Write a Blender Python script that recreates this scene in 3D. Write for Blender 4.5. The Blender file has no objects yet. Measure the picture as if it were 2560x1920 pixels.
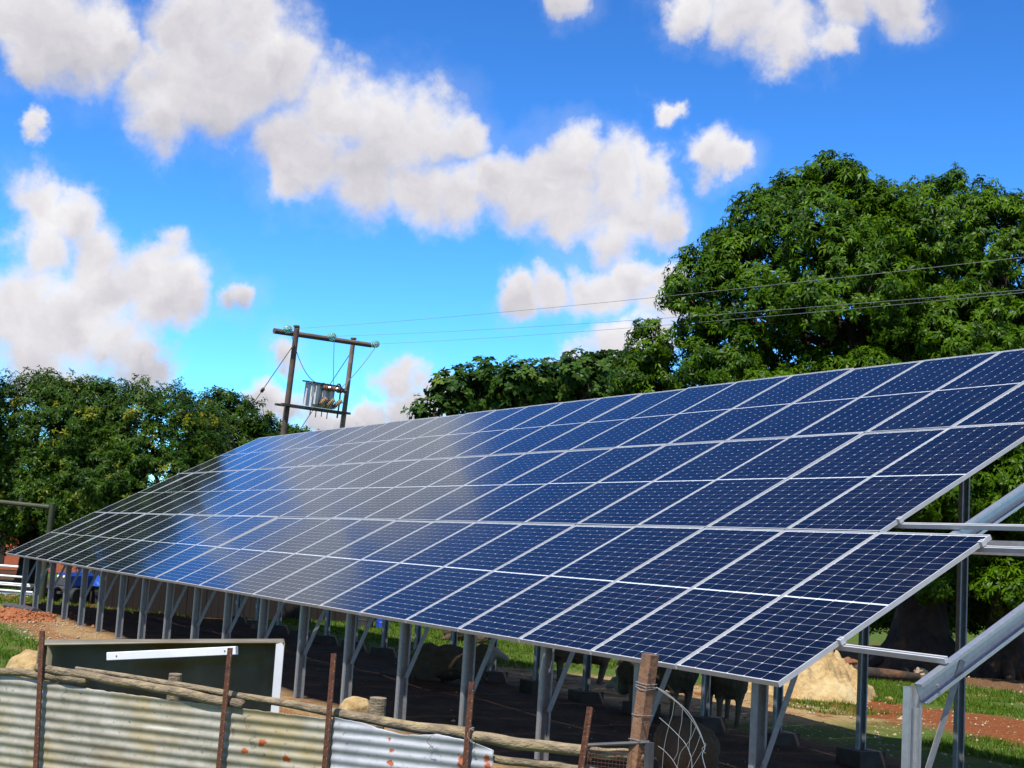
import bpy, bmesh, math, random
import numpy as np
from mathutils import Vector, Matrix, noise
random.seed(7)
SC = bpy.context.scene
COL = SC.collection
R = math.radians

# ------------------------------------------------------------------ camera
# world: X along the array (to the right and towards the viewer), Y up-slope, Z up; origin under the near lower corner
CAMM = np.array([[0.498091, 0.864987, 0.060846], [-0.072915, 0.111702, -0.991063], [-0.864054, 0.489203, 0.118708]])
CAMC = np.array([6.72872, -5.80062, 1.79387])
FPX = 3508.31
cam = bpy.data.cameras.new('camera'); camo = bpy.data.objects.new('camera', cam); COL.objects.link(camo)
m = Matrix.Identity(4)
for k in range(3):
    m[k][0] = CAMM[0][k]; m[k][1] = -CAMM[1][k]; m[k][2] = -CAMM[2][k]; m[k][3] = CAMC[k]
camo.matrix_world = m
cam.sensor_width = 36; cam.lens = FPX * 36 / 2560; cam.clip_end = 6000; cam.clip_start = 0.1
SC.camera = camo

def ray(x, y): return CAMM.T @ np.array([(x - 1280) / FPX, (y - 960) / FPX, 1.0])
def at(x, y, d): return CAMC + ray(x, y) * d                 # a point of the place, d metres in front of the viewer
def onz(x, y, z=0.0):
    d = ray(x, y); return CAMC + d * (z - CAMC[2]) / d[2]
def onY(x, y, Y):
    d = ray(x, y); return CAMC + d * (Y - CAMC[1]) / d[1]
def onplane(x, y, p0, nrm):
    d = ray(x, y); return CAMC + d * (np.dot(np.asarray(p0) - CAMC, nrm) / np.dot(d, nrm))

# ------------------------------------------------------------------ world, sun, exposure
SUN = Vector((0.33, -0.49, 1.0)).normalized()
sun = bpy.data.lights.new('sun', 'SUN'); suno = bpy.data.objects.new('sun', sun); COL.objects.link(suno)
sun.energy = 5.0; sun.angle = R(0.53); sun.color = (1.0, 0.955, 0.88)
suno.rotation_euler = SUN.to_track_quat('Z', 'Y').to_euler()
SC.view_settings.view_transform = 'Standard'; SC.view_settings.look = 'None'
SC.view_settings.exposure = 0.7; SC.view_settings.gamma = 1.0
SC.cycles.use_denoising = True
SC.cycles.max_bounces = 8; SC.cycles.transparent_max_bounces = 12
SC.cycles.sample_clamp_indirect = 6

# clouds: (x, y, radius) on the photograph, turned into directions
CLOUDS = [
 (40,50,150),(160,95,115),(245,105,60),(10,150,60),
 (440,80,125),(540,70,115),(400,190,125),(520,190,130),(610,160,75),(380,280,85),(480,255,85),(320,150,60),
 (740,240,100),(680,330,110),(850,280,115),(940,260,95),(1010,285,60),(790,380,105),(900,410,100),(650,390,60),
 (990,430,80),(1070,400,80),(1150,430,85),(1210,370,80),(1245,325,60),(1320,390,85),(1240,460,75),(1350,450,95),(1430,480,70),(1400,370,60),(1330,505,60),
 (1530,340,62),(1590,345,50),(1430,235,34),
 (1600,40,75),(1700,70,85),(1500,25,60),(1800,105,55),(1840,5,70),(1950,5,75),(1240,0,50),(1690,125,45),
 (70,450,80),(160,460,70),(215,540,80),(60,530,75),(320,600,90),(230,620,85),(390,620,75),(345,530,55),
 (50,680,120),(160,700,110),(70,770,90),(250,740,95),(310,770,60),(350,670,70),(150,800,80),
 (545,640,42),(515,650,36),(625,770,40),(870,822,50),(905,825,38),
 (1110,640,55),(1190,620,58),(1285,620,70),(1370,600,62),(1430,600,60),(1430,670,60),
 (1330,765,62),(1255,785,48),(1400,735,62),(1190,795,24),
 (555,880,58),(620,900,52),(690,905,60),(880,885,60),(800,890,50),(745,915,50),(940,860,40),
 (50,290,36),(560,30,80)]

def build_world():
    w = bpy.data.worlds.new('World'); SC.world = w; w.use_nodes = True
    nt = w.node_tree; N = nt.nodes; L = nt.links; N.clear()
    out = N.new('ShaderNodeOutputWorld'); bg = N.new('ShaderNodeBackground'); L.new(bg.outputs[0], out.inputs[0])
    bg.inputs[1].default_value = 0.0615
    sky = N.new('ShaderNodeTexSky'); sky.sky_type = 'NISHITA'; sky.sun_disc = False
    sky.sun_elevation = math.asin(SUN.z); sky.sun_rotation = math.atan2(SUN.x, SUN.y)
    sky.altitude = 1200; sky.air_density = 1.0; sky.dust_density = 0.6; sky.ozone_density = 3.0
    # the clear upland sky is deeper and more saturated than the sea-level model
    gm = N.new('ShaderNodeGamma'); gm.inputs[1].default_value = 1.6; L.new(sky.outputs[0], gm.inputs[0])
    tn = N.new('ShaderNodeMix'); tn.data_type = 'RGBA'; tn.blend_type = 'MULTIPLY'; tn.inputs[0].default_value = 1
    L.new(gm.outputs[0], tn.inputs[6]); tn.inputs[7].default_value = (0.42, 0.80, 0.96, 1)
    tc = N.new('ShaderNodeTexCoord')
    def vm(op, a, b=None, scale=None):
        n = N.new('ShaderNodeVectorMath'); n.operation = op
        L.new(a, n.inputs[0])
        if b is not None:
            if hasattr(b, 'is_linked'): L.new(b, n.inputs[1])
            else: n.inputs[1].default_value = b
        if scale is not None: n.inputs['Scale'].default_value = scale
        return n
    def ma(op, a, b=None, c=None, clamp=False):
        n = N.new('ShaderNodeMath'); n.operation = op; n.use_clamp = clamp
        for k, v in enumerate((a, b, c)):
            if v is None: continue
            if hasattr(v, 'is_linked'): L.new(v, n.inputs[k])
            else: n.inputs[k].default_value = v
        return n.outputs[0]
    def noise_(vec, scale, detail, rough):
        n = N.new('ShaderNodeTexNoise'); n.inputs['Scale'].default_value = scale
        n.inputs['Detail'].default_value = detail; n.inputs['Roughness'].default_value = rough
        L.new(vec, n.inputs['Vector']); return n
    d = vm('NORMALIZE', tc.outputs['Generated']).outputs[0]
    n1 = noise_(d, 11.0, 7, 0.62)
    off = vm('SUBTRACT', n1.outputs['Color'], (0.5, 0.5, 0.5)).outputs[0]
    offs = vm('SCALE', off, scale=0.075).outputs[0]
    pw = vm('ADD', d, offs).outputs[0]
    F = None; num = None; den = None; hh = vm('DOT_PRODUCT', pw, (0, 0, 1)).outputs['Value']
    S = 2560 / 2212
    for (x, y, r) in CLOUDS:
        v = ray(x * S, y * S); ln = np.linalg.norm(v); v = v / ln
        rr = r * S / FPX / ln * 1.08
        dist = vm('DISTANCE', pw, tuple(v)).outputs['Value']
        s = ma('MULTIPLY_ADD', dist, -1.0 / rr, 1.0)
        F = s if F is None else ma('SMOOTH_MAX', F, s, 0.22)
        wgt = ma('MAXIMUM', s, 0.0); vv = ma('MULTIPLY_ADD', hh, 1.0 / rr, -float(v[2]) / rr)     # how high in its billow
        num = ma('MULTIPLY', wgt, vv) if num is None else ma('MULTIPLY_ADD', wgt, vv, num); den = wgt if den is None else ma('ADD', den, wgt)
    # elsewhere unseen fair-weather cumulus goes on, cover raised to whiten the fill light
    sep = N.new('ShaderNodeSeparateXYZ'); L.new(d, sep.inputs[0])
    fw = CAMM[2] / np.linalg.norm(CAMM[2])
    ang = vm('DISTANCE', d, tuple(fw)).outputs['Value']
    zz = ma('ADD', ma('MAXIMUM', sep.outputs[2], 0.0), 0.16)
    inv = ma('DIVIDE', 1.0, zz)
    flat = N.new('ShaderNodeVectorMath'); flat.operation = 'SCALE'; L.new(d, flat.inputs[0]); L.new(inv, flat.inputs['Scale'])
    n2 = noise_(flat.outputs[0], 1.15, 8, 0.55)
    G = ma('MULTIPLY_ADD', n2.outputs['Fac'], 5.0, -2.55)
    msk = N.new('ShaderNodeMapRange'); msk.inputs[1].default_value = 0.62; msk.inputs[2].default_value = 0.8
    L.new(ang, msk.inputs[0]); msk.inputs[3].default_value = -2.0; msk.inputs[4].default_value = 0.0
    G = ma('ADD', G, msk.outputs[0])
    F = ma('MAXIMUM', F, G)
    n3 = noise_(d, 20.0, 8, 0.55)
    Fn = ma('ADD', F, ma('MULTIPLY_ADD', n3.outputs['Fac'], 1.25, -0.66))
    mr = N.new('ShaderNodeMapRange'); mr.interpolation_type = 'SMOOTHERSTEP'
    mr.inputs[1].default_value = -0.26; mr.inputs[2].default_value = 0.56; L.new(Fn, mr.inputs[0])
    # cloud tone: bright billows, soft grey-lilac bases
    n4 = noise_(pw, 13.0, 6, 0.58)
    n5 = noise_(vm('ADD', pw, (SUN.x * 0.020, SUN.y * 0.020, SUN.z * 0.020)).outputs[0], 13.0, 6, 0.58)
    n6 = noise_(d, 6.0, 3, 0.5)
    grad = ma('SUBTRACT', n4.outputs['Fac'], n5.outputs['Fac'])
    tone = ma('ADD', ma('MULTIPLY', F, -0.10), ma('MULTIPLY_ADD', n6.outputs['Fac'], 0.45, 0.23))
    tone = ma('ADD', tone, ma('MULTIPLY', grad, 0.55))
    tone = ma('ADD', tone, ma('MULTIPLY', ma('DIVIDE', num, ma('ADD', den, 0.12)), 0.17))
    cr = N.new('ShaderNodeValToRGB'); L.new(tone, cr.inputs[0])
    e = cr.color_ramp.elements
    e[0].position = 0.20; e[0].color = (0.52, 0.515, 0.58, 1); e[1].position = 0.60; e[1].color = (0.96, 0.95, 0.97, 1)
    el = cr.color_ramp.elements.new(0.40); el.color = (0.76, 0.74, 0.775, 1)
    cl = N.new('ShaderNodeMix'); cl.data_type = 'RGBA'; cl.blend_type = 'MULTIPLY'; cl.inputs[0].default_value = 1
    L.new(cr.outputs[0], cl.inputs[6]); cl.inputs[7].default_value = (9.9, 9.9, 9.9, 1)
    mx = N.new('ShaderNodeMix'); mx.data_type = 'RGBA'
    veil = N.new('ShaderNodeMapRange'); veil.interpolation_type = 'SMOOTHSTEP'; veil.inputs[1].default_value = -0.75; veil.inputs[2].default_value = 0.25; veil.inputs[4].default_value = 0.14
    L.new(ma('ADD', F, ma('MULTIPLY_ADD', n1.outputs['Fac'], 3.0, -1.65)), veil.inputs[0])
    L.new(ma('MAXIMUM', mr.outputs[0], veil.outputs[0]), mx.inputs[0]); L.new(tn.outputs[2], mx.inputs[6]); L.new(cl.outputs[2], mx.inputs[7])
    L.new(mx.outputs[2], bg.inputs[0])
    w.cycles.sampling_method = 'MANUAL'; w.cycles.sample_map_resolution = 512
build_world()

# ------------------------------------------------------------------ materials
MATS = {}
def mat(name, c1, c2=None, scale=6.0, rough=0.6, metal=0.0, bump=0.0, bscale=None, stretch=(1, 1, 1), lo=0.35, hi=0.65,
        coat=0.0, spec=0.5, detail=6.0, c3=None, s3=2.0, lo3=0.55, hi3=0.7, rand=0.0):
    if name in MATS: return MATS[name]
    m = bpy.data.materials.new(name); m.use_nodes = True; nt = m.node_tree; N = nt.nodes; L = nt.links
    b = N['Principled BSDF']
    b.inputs['Roughness'].default_value = rough; b.inputs['Metallic'].default_value = metal
    b.inputs['Coat Weight'].default_value = coat; b.inputs['Specular IOR Level'].default_value = spec
    c1 = (*c1, 1); b.inputs['Base Color'].default_value = c1
    tc = N.new('ShaderNodeTexCoord'); mp = N.new('ShaderNodeMapping'); mp.inputs['Scale'].default_value = stretch
    L.new(tc.outputs['Object'], mp.inputs[0])
    col = None
    def nz(sc, det=detail):
        n = N.new('ShaderNodeTexNoise'); n.inputs['Scale'].default_value = sc; n.inputs['Detail'].default_value = det
        n.inputs['Roughness'].default_value = 0.6; L.new(mp.outputs[0], n.inputs['Vector']); return n
    def ramp(src, a, bb):
        r = N.new('ShaderNodeMapRange'); r.inputs[1].default_value = a; r.inputs[2].default_value = bb
        L.new(src, r.inputs[0]); return r.outputs[0]
    if c2 is not None:
        n = nz(scale); x = N.new('ShaderNodeMix'); x.data_type = 'RGBA'; L.new(ramp(n.outputs['Fac'], lo, hi), x.inputs[0])
        x.inputs[6].default_value = c1; x.inputs[7].default_value = (*c2, 1); col = x.outputs[2]
        if c3 is not None:
            n = nz(s3); y = N.new('ShaderNodeMix'); y.data_type = 'RGBA'; L.new(ramp(n.outputs['Fac'], lo3, hi3), y.inputs[0])
            L.new(col, y.inputs[6]); y.inputs[7].default_value = (*c3, 1); col = y.outputs[2]
    if rand and col is not None:
        oi = N.new('ShaderNodeObjectInfo'); hs = N.new('ShaderNodeHueSaturation')
        mm = N.new('ShaderNodeMath'); mm.operation = 'MULTIPLY_ADD'; L.new(oi.outputs['Random'], mm.inputs[0])
        mm.inputs[1].default_value = rand; mm.inputs[2].default_value = 1 - rand / 2
        L.new(mm.outputs[0], hs.inputs['Value']); L.new(col, hs.inputs['Color']); col = hs.outputs[0]
    if col is not None: L.new(col, b.inputs['Base Color'])
    if bump:
        n = nz(bscale or scale * 3); bp = N.new('ShaderNodeBump'); bp.inputs['Strength'].default_value = bump
        bp.inputs['Distance'].default_value = 0.02; L.new(n.outputs['Fac'], bp.inputs['Height']); L.new(bp.outputs[0], b.inputs['Normal'])
    MATS[name] = m; return m

ALU = mat('anodised_aluminium', (0.47, 0.47, 0.48), (0.41, 0.41, 0.42), 9, 0.5, 0.25)
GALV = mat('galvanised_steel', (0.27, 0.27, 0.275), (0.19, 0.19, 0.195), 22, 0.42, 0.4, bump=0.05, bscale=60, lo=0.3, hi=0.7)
GALV_SKYLIT = mat('skylit_galvanised_steel', (0.50, 0.51, 0.53), (0.40, 0.41, 0.43), 26, 0.34, 0.75, bump=0.04, bscale=70, lo=0.3, hi=0.7)  # same galvanised steel, colour lightened for the sky's reflection on rafters and bare post
CELL = mat('silicon_cell', (0.0014, 0.0019, 0.0062), (0.0020, 0.0027, 0.0090), 3, 0.6, 0.0, spec=0.0, rand=0.25)
BACK = mat('white_backsheet', (0.64, 0.65, 0.67), (0.58, 0.59, 0.61), 4, 0.6)
WOODG = mat('weathered_pole', (0.25, 0.19, 0.11), (0.095, 0.07, 0.045), 9, 0.85, bump=1.0, bscale=30, stretch=(1, 1, 2.6), c3=(0.30, 0.23, 0.10), s3=2.5, rand=0.3)
WOODR = mat('brown_timber', (0.20, 0.095, 0.045), (0.12, 0.062, 0.035), 7, 0.75, bump=0.5, bscale=30, c3=(0.28, 0.17, 0.09), s3=4)
RUST = mat('rusted_steel', (0.075, 0.026, 0.014), (0.13, 0.045, 0.02), 30, 0.85, 0.1, bump=0.5, bscale=70, c3=(0.03, 0.014, 0.01), s3=9)
POLE = mat('creosote_pole', (0.075, 0.05, 0.036), (0.12, 0.085, 0.06), 3, 0.85, bump=0.4, bscale=14, c3=(0.035, 0.025, 0.02), s3=1.5)
POLE2 = mat('sunbleached_pole', (0.22, 0.175, 0.135), (0.14, 0.105, 0.08), 3, 0.85, bump=0.4, bscale=14, c3=(0.27, 0.23, 0.19), s3=1.5)
DARKM = mat('dark_steel', (0.05, 0.05, 0.055), (0.08, 0.075, 0.07), 6, 0.6, 0.3)
TANKG = mat('grey_tank_paint', (0.56, 0.56, 0.55), (0.46, 0.46, 0.45), 3, 0.7)
PORC = mat('brown_porcelain', (0.10, 0.045, 0.025), (0.14, 0.07, 0.04), 6, 0.25)
PORCT = mat('tan_porcelain', (0.32, 0.22, 0.12), (0.22, 0.14, 0.08), 6, 0.3)
WIREM = mat('wire', (0.10, 0.10, 0.10), rough=0.5, metal=0.6)
WIREL = mat('bright_wire', (0.42, 0.42, 0.42), rough=0.4, metal=0.7)
BARK = mat('mango_bark', (0.036, 0.022, 0.013), (0.014, 0.009, 0.006), 5, 0.95, bump=1.0, bscale=9, c3=(0.12, 0.05, 0.016), s3=1.6)
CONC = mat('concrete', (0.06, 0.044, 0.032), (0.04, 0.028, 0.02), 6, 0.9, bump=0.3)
FIBRE = mat('stained_fibreglass', (0.19, 0.165, 0.11), (0.12, 0.10, 0.055), 2.2, 0.55, c3=(0.10, 0.055, 0.015), s3=1.5, lo3=0.42, hi3=0.75)
WHITEP = mat('white_gelcoat', (0.62, 0.62, 0.62), (0.56, 0.56, 0.57), 3, 0.35)
SANDY = mat('yellow_sand', (0.36, 0.255, 0.115), (0.23, 0.14, 0.05), 14, 0.95, bump=1.0, bscale=20, c3=(0.40, 0.31, 0.16), s3=1.2)
SOILR = mat('red_soil', (0.20, 0.055, 0.014), (0.26, 0.09, 0.026), 9, 0.95, bump=1.0, bscale=14, c3=(0.32, 0.19, 0.08), s3=7, lo3=0.58, hi3=0.72)
ROCK = mat('brown_rock', (0.22, 0.085, 0.03), (0.12, 0.05, 0.022), 4, 0.9, bump=0.7, bscale=9)
STONEW = mat('pale_stone', (0.34, 0.27, 0.17), (0.24, 0.18, 0.11), 5, 0.9, bump=0.6)
BRICK = mat('orange_brick', (0.30, 0.075, 0.025), (0.24, 0.06, 0.025), 8, 0.85)
WPIPE = mat('white_paint', (0.78, 0.78, 0.76), (0.70, 0.70, 0.68), 4, 0.4)
GREENP = mat('green_pole_paint', (0.035, 0.042, 0.014), (0.022, 0.028, 0.010), 3, 0.7)
BLUET = mat('tractor_blue', (0.012, 0.065, 0.34), (0.010, 0.05, 0.27), 3, 0.3, coat=0.4)
RUBBER = mat('black_rubber', (0.012, 0.012, 0.012), (0.02, 0.02, 0.02), 8, 0.75)
PLANKD = mat('dark_planks', (0.016, 0.009, 0.006), (0.010, 0.006, 0.004), 2, 0.9, bump=0.4, stretch=(6, 6, 0.6))
FLEECE = mat('dusty_fleece', (0.080, 0.053, 0.027), (0.052, 0.034, 0.018), 5, 0.95, bump=0.9, bscale=28, rand=0.4)
FACE = mat('sheep_face', (0.34, 0.29, 0.23), (0.24, 0.19, 0.14), 6, 0.9)
HOOF = mat('sheep_leg', (0.12, 0.09, 0.06), (0.08, 0.06, 0.04), 6, 0.9)
BLUEPL = mat('blue_plastic', (0.015, 0.05, 0.35), rough=0.35)

def glass_mat():
    m = bpy.data.materials.new('panel_glass'); m.use_nodes = True; N = m.node_tree.nodes; L = m.node_tree.links; N.clear()
    o = N.new('ShaderNodeOutputMaterial'); mx = N.new('ShaderNodeMixShader'); t = N.new('ShaderNodeBsdfTransparent')
    t.inputs[0].default_value = (0.92, 0.94, 0.96, 1)
    g = N.new('ShaderNodeBsdfGlossy'); g.inputs['Roughness'].default_value = 0.105; g.inputs['Color'].default_value = (0.80, 0.90, 1.0, 1)
    f = N.new('ShaderNodeFresnel'); f.inputs[0].default_value = 1.37
    # thin uneven dust, washed down the slope
    tc = N.new('ShaderNodeTexCoord'); oi = N.new('ShaderNodeObjectInfo'); ad = N.new('ShaderNodeVectorMath'); ad.operation = 'ADD'
    L.new(tc.outputs['Object'], ad.inputs[0]); L.new(oi.outputs['Location'], ad.inputs[1])
    mp = N.new('ShaderNodeMapping'); mp.inputs['Scale'].default_value = (7, 1.2, 1); L.new(ad.outputs[0], mp.inputs[0])
    n = N.new('ShaderNodeTexNoise'); n.inputs['Scale'].default_value = 2.0; n.inputs['Detail'].default_value = 6; L.new(mp.outputs[0], n.inputs['Vector'])
    r = N.new('ShaderNodeMapRange'); r.inputs[1].default_value = 0.42; r.inputs[2].default_value = 0.75; r.inputs[3].default_value = 0.002; r.inputs[4].default_value = 0.022; L.new(n.outputs['Fac'], r.inputs[0])
    d = N.new('ShaderNodeBsdfDiffuse'); d.inputs[0].default_value = (0.34, 0.29, 0.22, 1); m2 = N.new('ShaderNodeMixShader')
    L.new(r.outputs[0], m2.inputs[0]); L.new(t.outputs[0], m2.inputs[1]); L.new(d.outputs[0], m2.inputs[2])
    L.new(f.outputs[0], mx.inputs[0]); L.new(m2.outputs[0], mx.inputs[1]); L.new(g.outputs[0], mx.inputs[2]); L.new(mx.outputs[0], o.inputs[0])
    return m
GLASS = glass_mat()
def clear_glass():
    m = bpy.data.materials.new('insulator_glass'); m.use_nodes = True
    b = m.node_tree.nodes['Principled BSDF']; b.inputs['Base Color'].default_value = (0.35, 0.72, 0.66, 1)
    b.inputs['Roughness'].default_value = 0.08; b.inputs['Transmission Weight'].default_value = 0.75; b.inputs['IOR'].default_value = 1.45
    return m
IGLASS = clear_glass()

def leaf_mat(name, dark, light, yellow, gloss=0.42):
    m = bpy.data.materials.new(name); m.use_nodes = True; N = m.node_tree.nodes; L = m.node_tree.links
    b = N['Principled BSDF']; o = N['Material Output']
    at_ = N.new('ShaderNodeAttribute'); at_.attribute_name = 'tint'
    cr = N.new('ShaderNodeValToRGB'); L.new(at_.outputs['Fac'], cr.inputs[0])
    e = cr.color_ramp.elements; e[0].position = 0; e[0].color = (*dark, 1); e[1].position = 1; e[1].color = (*yellow, 1)
    k = cr.color_ramp.elements.new(0.8); k.color = (*light, 1)
    L.new(cr.outputs[0], b.inputs['Base Color']); b.inputs['Roughness'].default_value = gloss; b.inputs['Specular IOR Level'].default_value = 0.10
    tr = N.new('ShaderNodeBsdfTranslucent'); hs = N.new('ShaderNodeHueSaturation'); hs.inputs['Value'].default_value = 1.6
    hs.inputs['Hue'].default_value = 0.485; L.new(cr.outputs[0], hs.inputs['Color']); L.new(hs.outputs[0], tr.inputs[0])
    mx = N.new('ShaderNodeMixShader'); mx.inputs[0].default_value = 0.18
    L.new(b.outputs[0], mx.inputs[1]); L.new(tr.outputs[0], mx.inputs[2]); L.new(mx.outputs[0], o.inputs[0])
    return m
LEAF_MANGO = leaf_mat('mango_leaves', (0.009, 0.031, 0.001), (0.058, 0.118, 0.002), (0.13, 0.185, 0.006))
LEAF_LEFT = leaf_mat('flowering_mango_leaves', (0.009, 0.029, 0.002), (0.038, 0.078, 0.004), (0.14, 0.145, 0.007))
LEAF_DARK = leaf_mat('broad_dark_leaves', (0.012, 0.038, 0.006), (0.045, 0.090, 0.012), (0.11, 0.14, 0.02))
LEAF_GRASS = leaf_mat('grass_blades', (0.035, 0.085, 0.006), (0.085, 0.145, 0.010), (0.22, 0.18, 0.045), 0.6)

# ------------------------------------------------------------------ mesh helpers
class MB:
    def __init__(s): s.v = []; s.f = []
    def add(s, vs, fs):
        o = len(s.v); s.v += [tuple(map(float, p)) for p in vs]; s.f += [tuple(i + o for i in f) for f in fs]; return s
    def box(s, c, d, rot=None):
        c = Vector(c); h = Vector(d) / 2
        P = [Vector((a * h.x, b * h.y, e * h.z)) for a in (-1, 1) for b in (-1, 1) for e in (-1, 1)]
        if rot is not None: P = [rot @ q for q in P]
        return s.add([q + c for q in P], [(0, 1, 3, 2), (4, 6, 7, 5), (0, 4, 5, 1), (2, 3, 7, 6), (0, 2, 6, 4), (1, 5, 7, 3)])
    def prism(s, prof, p0, p1, side, cap=True):
        # prof: list of (a, b); a along side, b along (dir x side)
        p0 = Vector(p0); p1 = Vector(p1); d = (p1 - p0).normalized(); sd = Vector(side); sd = (sd - d * sd.dot(d)).normalized(); b = d.cross(sd)
        n = len(prof); vs = [p + sd * a + b * c for p in (p0, p1) for a, c in prof]
        fs = [(i, (i + 1) % n, n + (i + 1) % n, n + i) for i in range(n)]
        if cap: fs += [tuple(range(n - 1, -1, -1)), tuple(range(n, 2 * n))]
        return s.add(vs, fs)
    def tube(s, pts, rad, n=8, cap=True):
        pts = [Vector(p) for p in pts]
        if not hasattr(rad, '__len__'): rad = [rad] * len(pts)
        vs = []; prev = None
        for i, p in enumerate(pts):
            a = pts[max(i - 1, 0)]; c = pts[min(i + 1, len(pts) - 1)]; d = (c - a).normalized()
            u = prev if prev is not None else (Vector((0, 0, 1)) if abs(d.z) < 0.9 else Vector((1, 0, 0)))
            u = (u - d * u.dot(d)).normalized(); prev = u; w = d.cross(u)
            for k in range(n):
                t = 2 * math.pi * k / n; vs.append(p + (u * math.cos(t) + w * math.sin(t)) * rad[i])
        fs = []
        for i in range(len(pts) - 1):
            for k in range(n):
                fs.append((i * n + k, i * n + (k + 1) % n, (i + 1) * n + (k + 1) % n, (i + 1) * n + k))
        if cap: fs += [tuple(range(n - 1, -1, -1)), tuple(range((len(pts) - 1) * n, len(pts) * n))]
        return s.add(vs, fs)
    def lathe(s, prof, p0, axis, n=16):
        # prof: (distance along axis, radius)
        p0 = Vector(p0); d = Vector(axis).normalized(); u = d.orthogonal().normalized(); w = d.cross(u); vs = []; m_ = len(prof)
        for h, r in prof:
            for k in range(n):
                t = 2 * math.pi * k / n; vs.append(p0 + d * h + (u * math.cos(t) + w * math.sin(t)) * r)
        fs = [(i * n + k, i * n + (k + 1) % n, (i + 1) * n + (k + 1) % n, (i + 1) * n + k) for i in range(m_ - 1) for k in range(n)]
        fs += [tuple(range(n - 1, -1, -1)), tuple(range((m_ - 1) * n, m_ * n))]
        return s.add(vs, fs)
    def build(s, name, mt, parent=None, smooth=False, origin=None, base=None):
        me = bpy.data.meshes.new(name)
        off = Vector((0, 0, 0))
        if parent is not None and base is None: off = wloc(parent)
        elif base is not None: off = Vector(base)
        if origin is not None: off = Vector(origin)
        me.from_pydata([tuple(Vector(p) - off) for p in s.v], [], s.f); me.update()
        if smooth:
            me.shade_smooth()
        me.materials.append(mt)
        o = bpy.data.objects.new(name, me); COL.objects.link(o)
        if parent is not None: o.parent = parent
        elif origin is not None: o.location = origin
        return o
def wloc(o):
    l = Vector((0, 0, 0))
    while o is not None: l = l + Vector(o.location); o = o.parent
    return l
def tag(o, label=None, cat=None, group=None, kind=None):
    if label: o['label'] = label
    if cat: o['category'] = cat
    if group: o['group'] = group
    if kind: o['kind'] = kind
    return o
def thing(name, label, cat, loc=(0, 0, 0), group=None):
    o = bpy.data.objects.new(name, None); COL.objects.link(o); o.location = loc; o.empty_display_size = 0.2
    return tag(o, label, cat, group)
def copy_tree(o, parent=None):
    c = o.copy(); COL.objects.link(c); c.parent = parent
    for ch in list(o.children): copy_tree(ch, c)
    return c
def npmesh(name, V, Fc, mt, tint=None):
    me = bpy.data.meshes.new(name); k = Fc.shape[1]
    me.vertices.add(len(V)); me.vertices.foreach_set('co', np.ascontiguousarray(V, dtype=np.float32).ravel())
    me.loops.add(Fc.size); me.loops.foreach_set('vertex_index', np.ascontiguousarray(Fc, dtype=np.int32).ravel())
    me.polygons.add(len(Fc)); me.polygons.foreach_set('loop_start', np.arange(0, Fc.size, k, dtype=np.int32))
    if tint is not None:
        a = me.attributes.new('tint', 'FLOAT', 'POINT'); a.data.foreach_set('value', np.ascontiguousarray(tint, dtype=np.float32))
    me.update(calc_edges=True); me.materials.append(mt); return me
ORD = ['first', 'second', 'third', 'fourth', 'fifth', 'sixth', 'seventh', 'eighth', 'ninth', 'tenth', 'eleventh', 'twelfth', 'thirteenth',
       'fourteenth', 'fifteenth', 'sixteenth', 'seventeenth', 'eighteenth', 'nineteenth', 'twentieth', 'twenty-first', 'twenty-second', 'twenty-third', 'twenty-fourth']

# ------------------------------------------------------------------ ground
def sstep(a, b, x):
    t = np.clip((x - a) / (b - a), 0, 1); return t * t * (3 - 2 * t)
def gz(X, Y):
    X = np.asarray(X, float); Y = np.asarray(Y, float)
    z = -0.24 * sstep(0.8, 6.0, Y)
    bump = 0.028 * np.sin(X * 1.7 + 1.3 * np.sin(Y * 0.9)) * np.sin(Y * 1.5 + 0.7 * np.sin(X * 1.1)) + 0.012 * np.sin(X * 4.3 + Y * 2.1) * np.sin(Y * 5.2 - X * 1.7)
    return z + bump * np.clip(40 / (np.abs(X) + np.abs(Y) + 20), 0, 1)
def axis_coords(lo, hi, step, far):
    c = list(np.arange(lo, hi + 1e-6, step)); s = step; x = hi
    while x < far: s *= 1.35; x += s; c.append(x)
    s = step; x = lo; pre = []
    while x > -far: s *= 1.35; x -= s; pre.append(x)
    return np.array(pre[::-1] + c)
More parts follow.
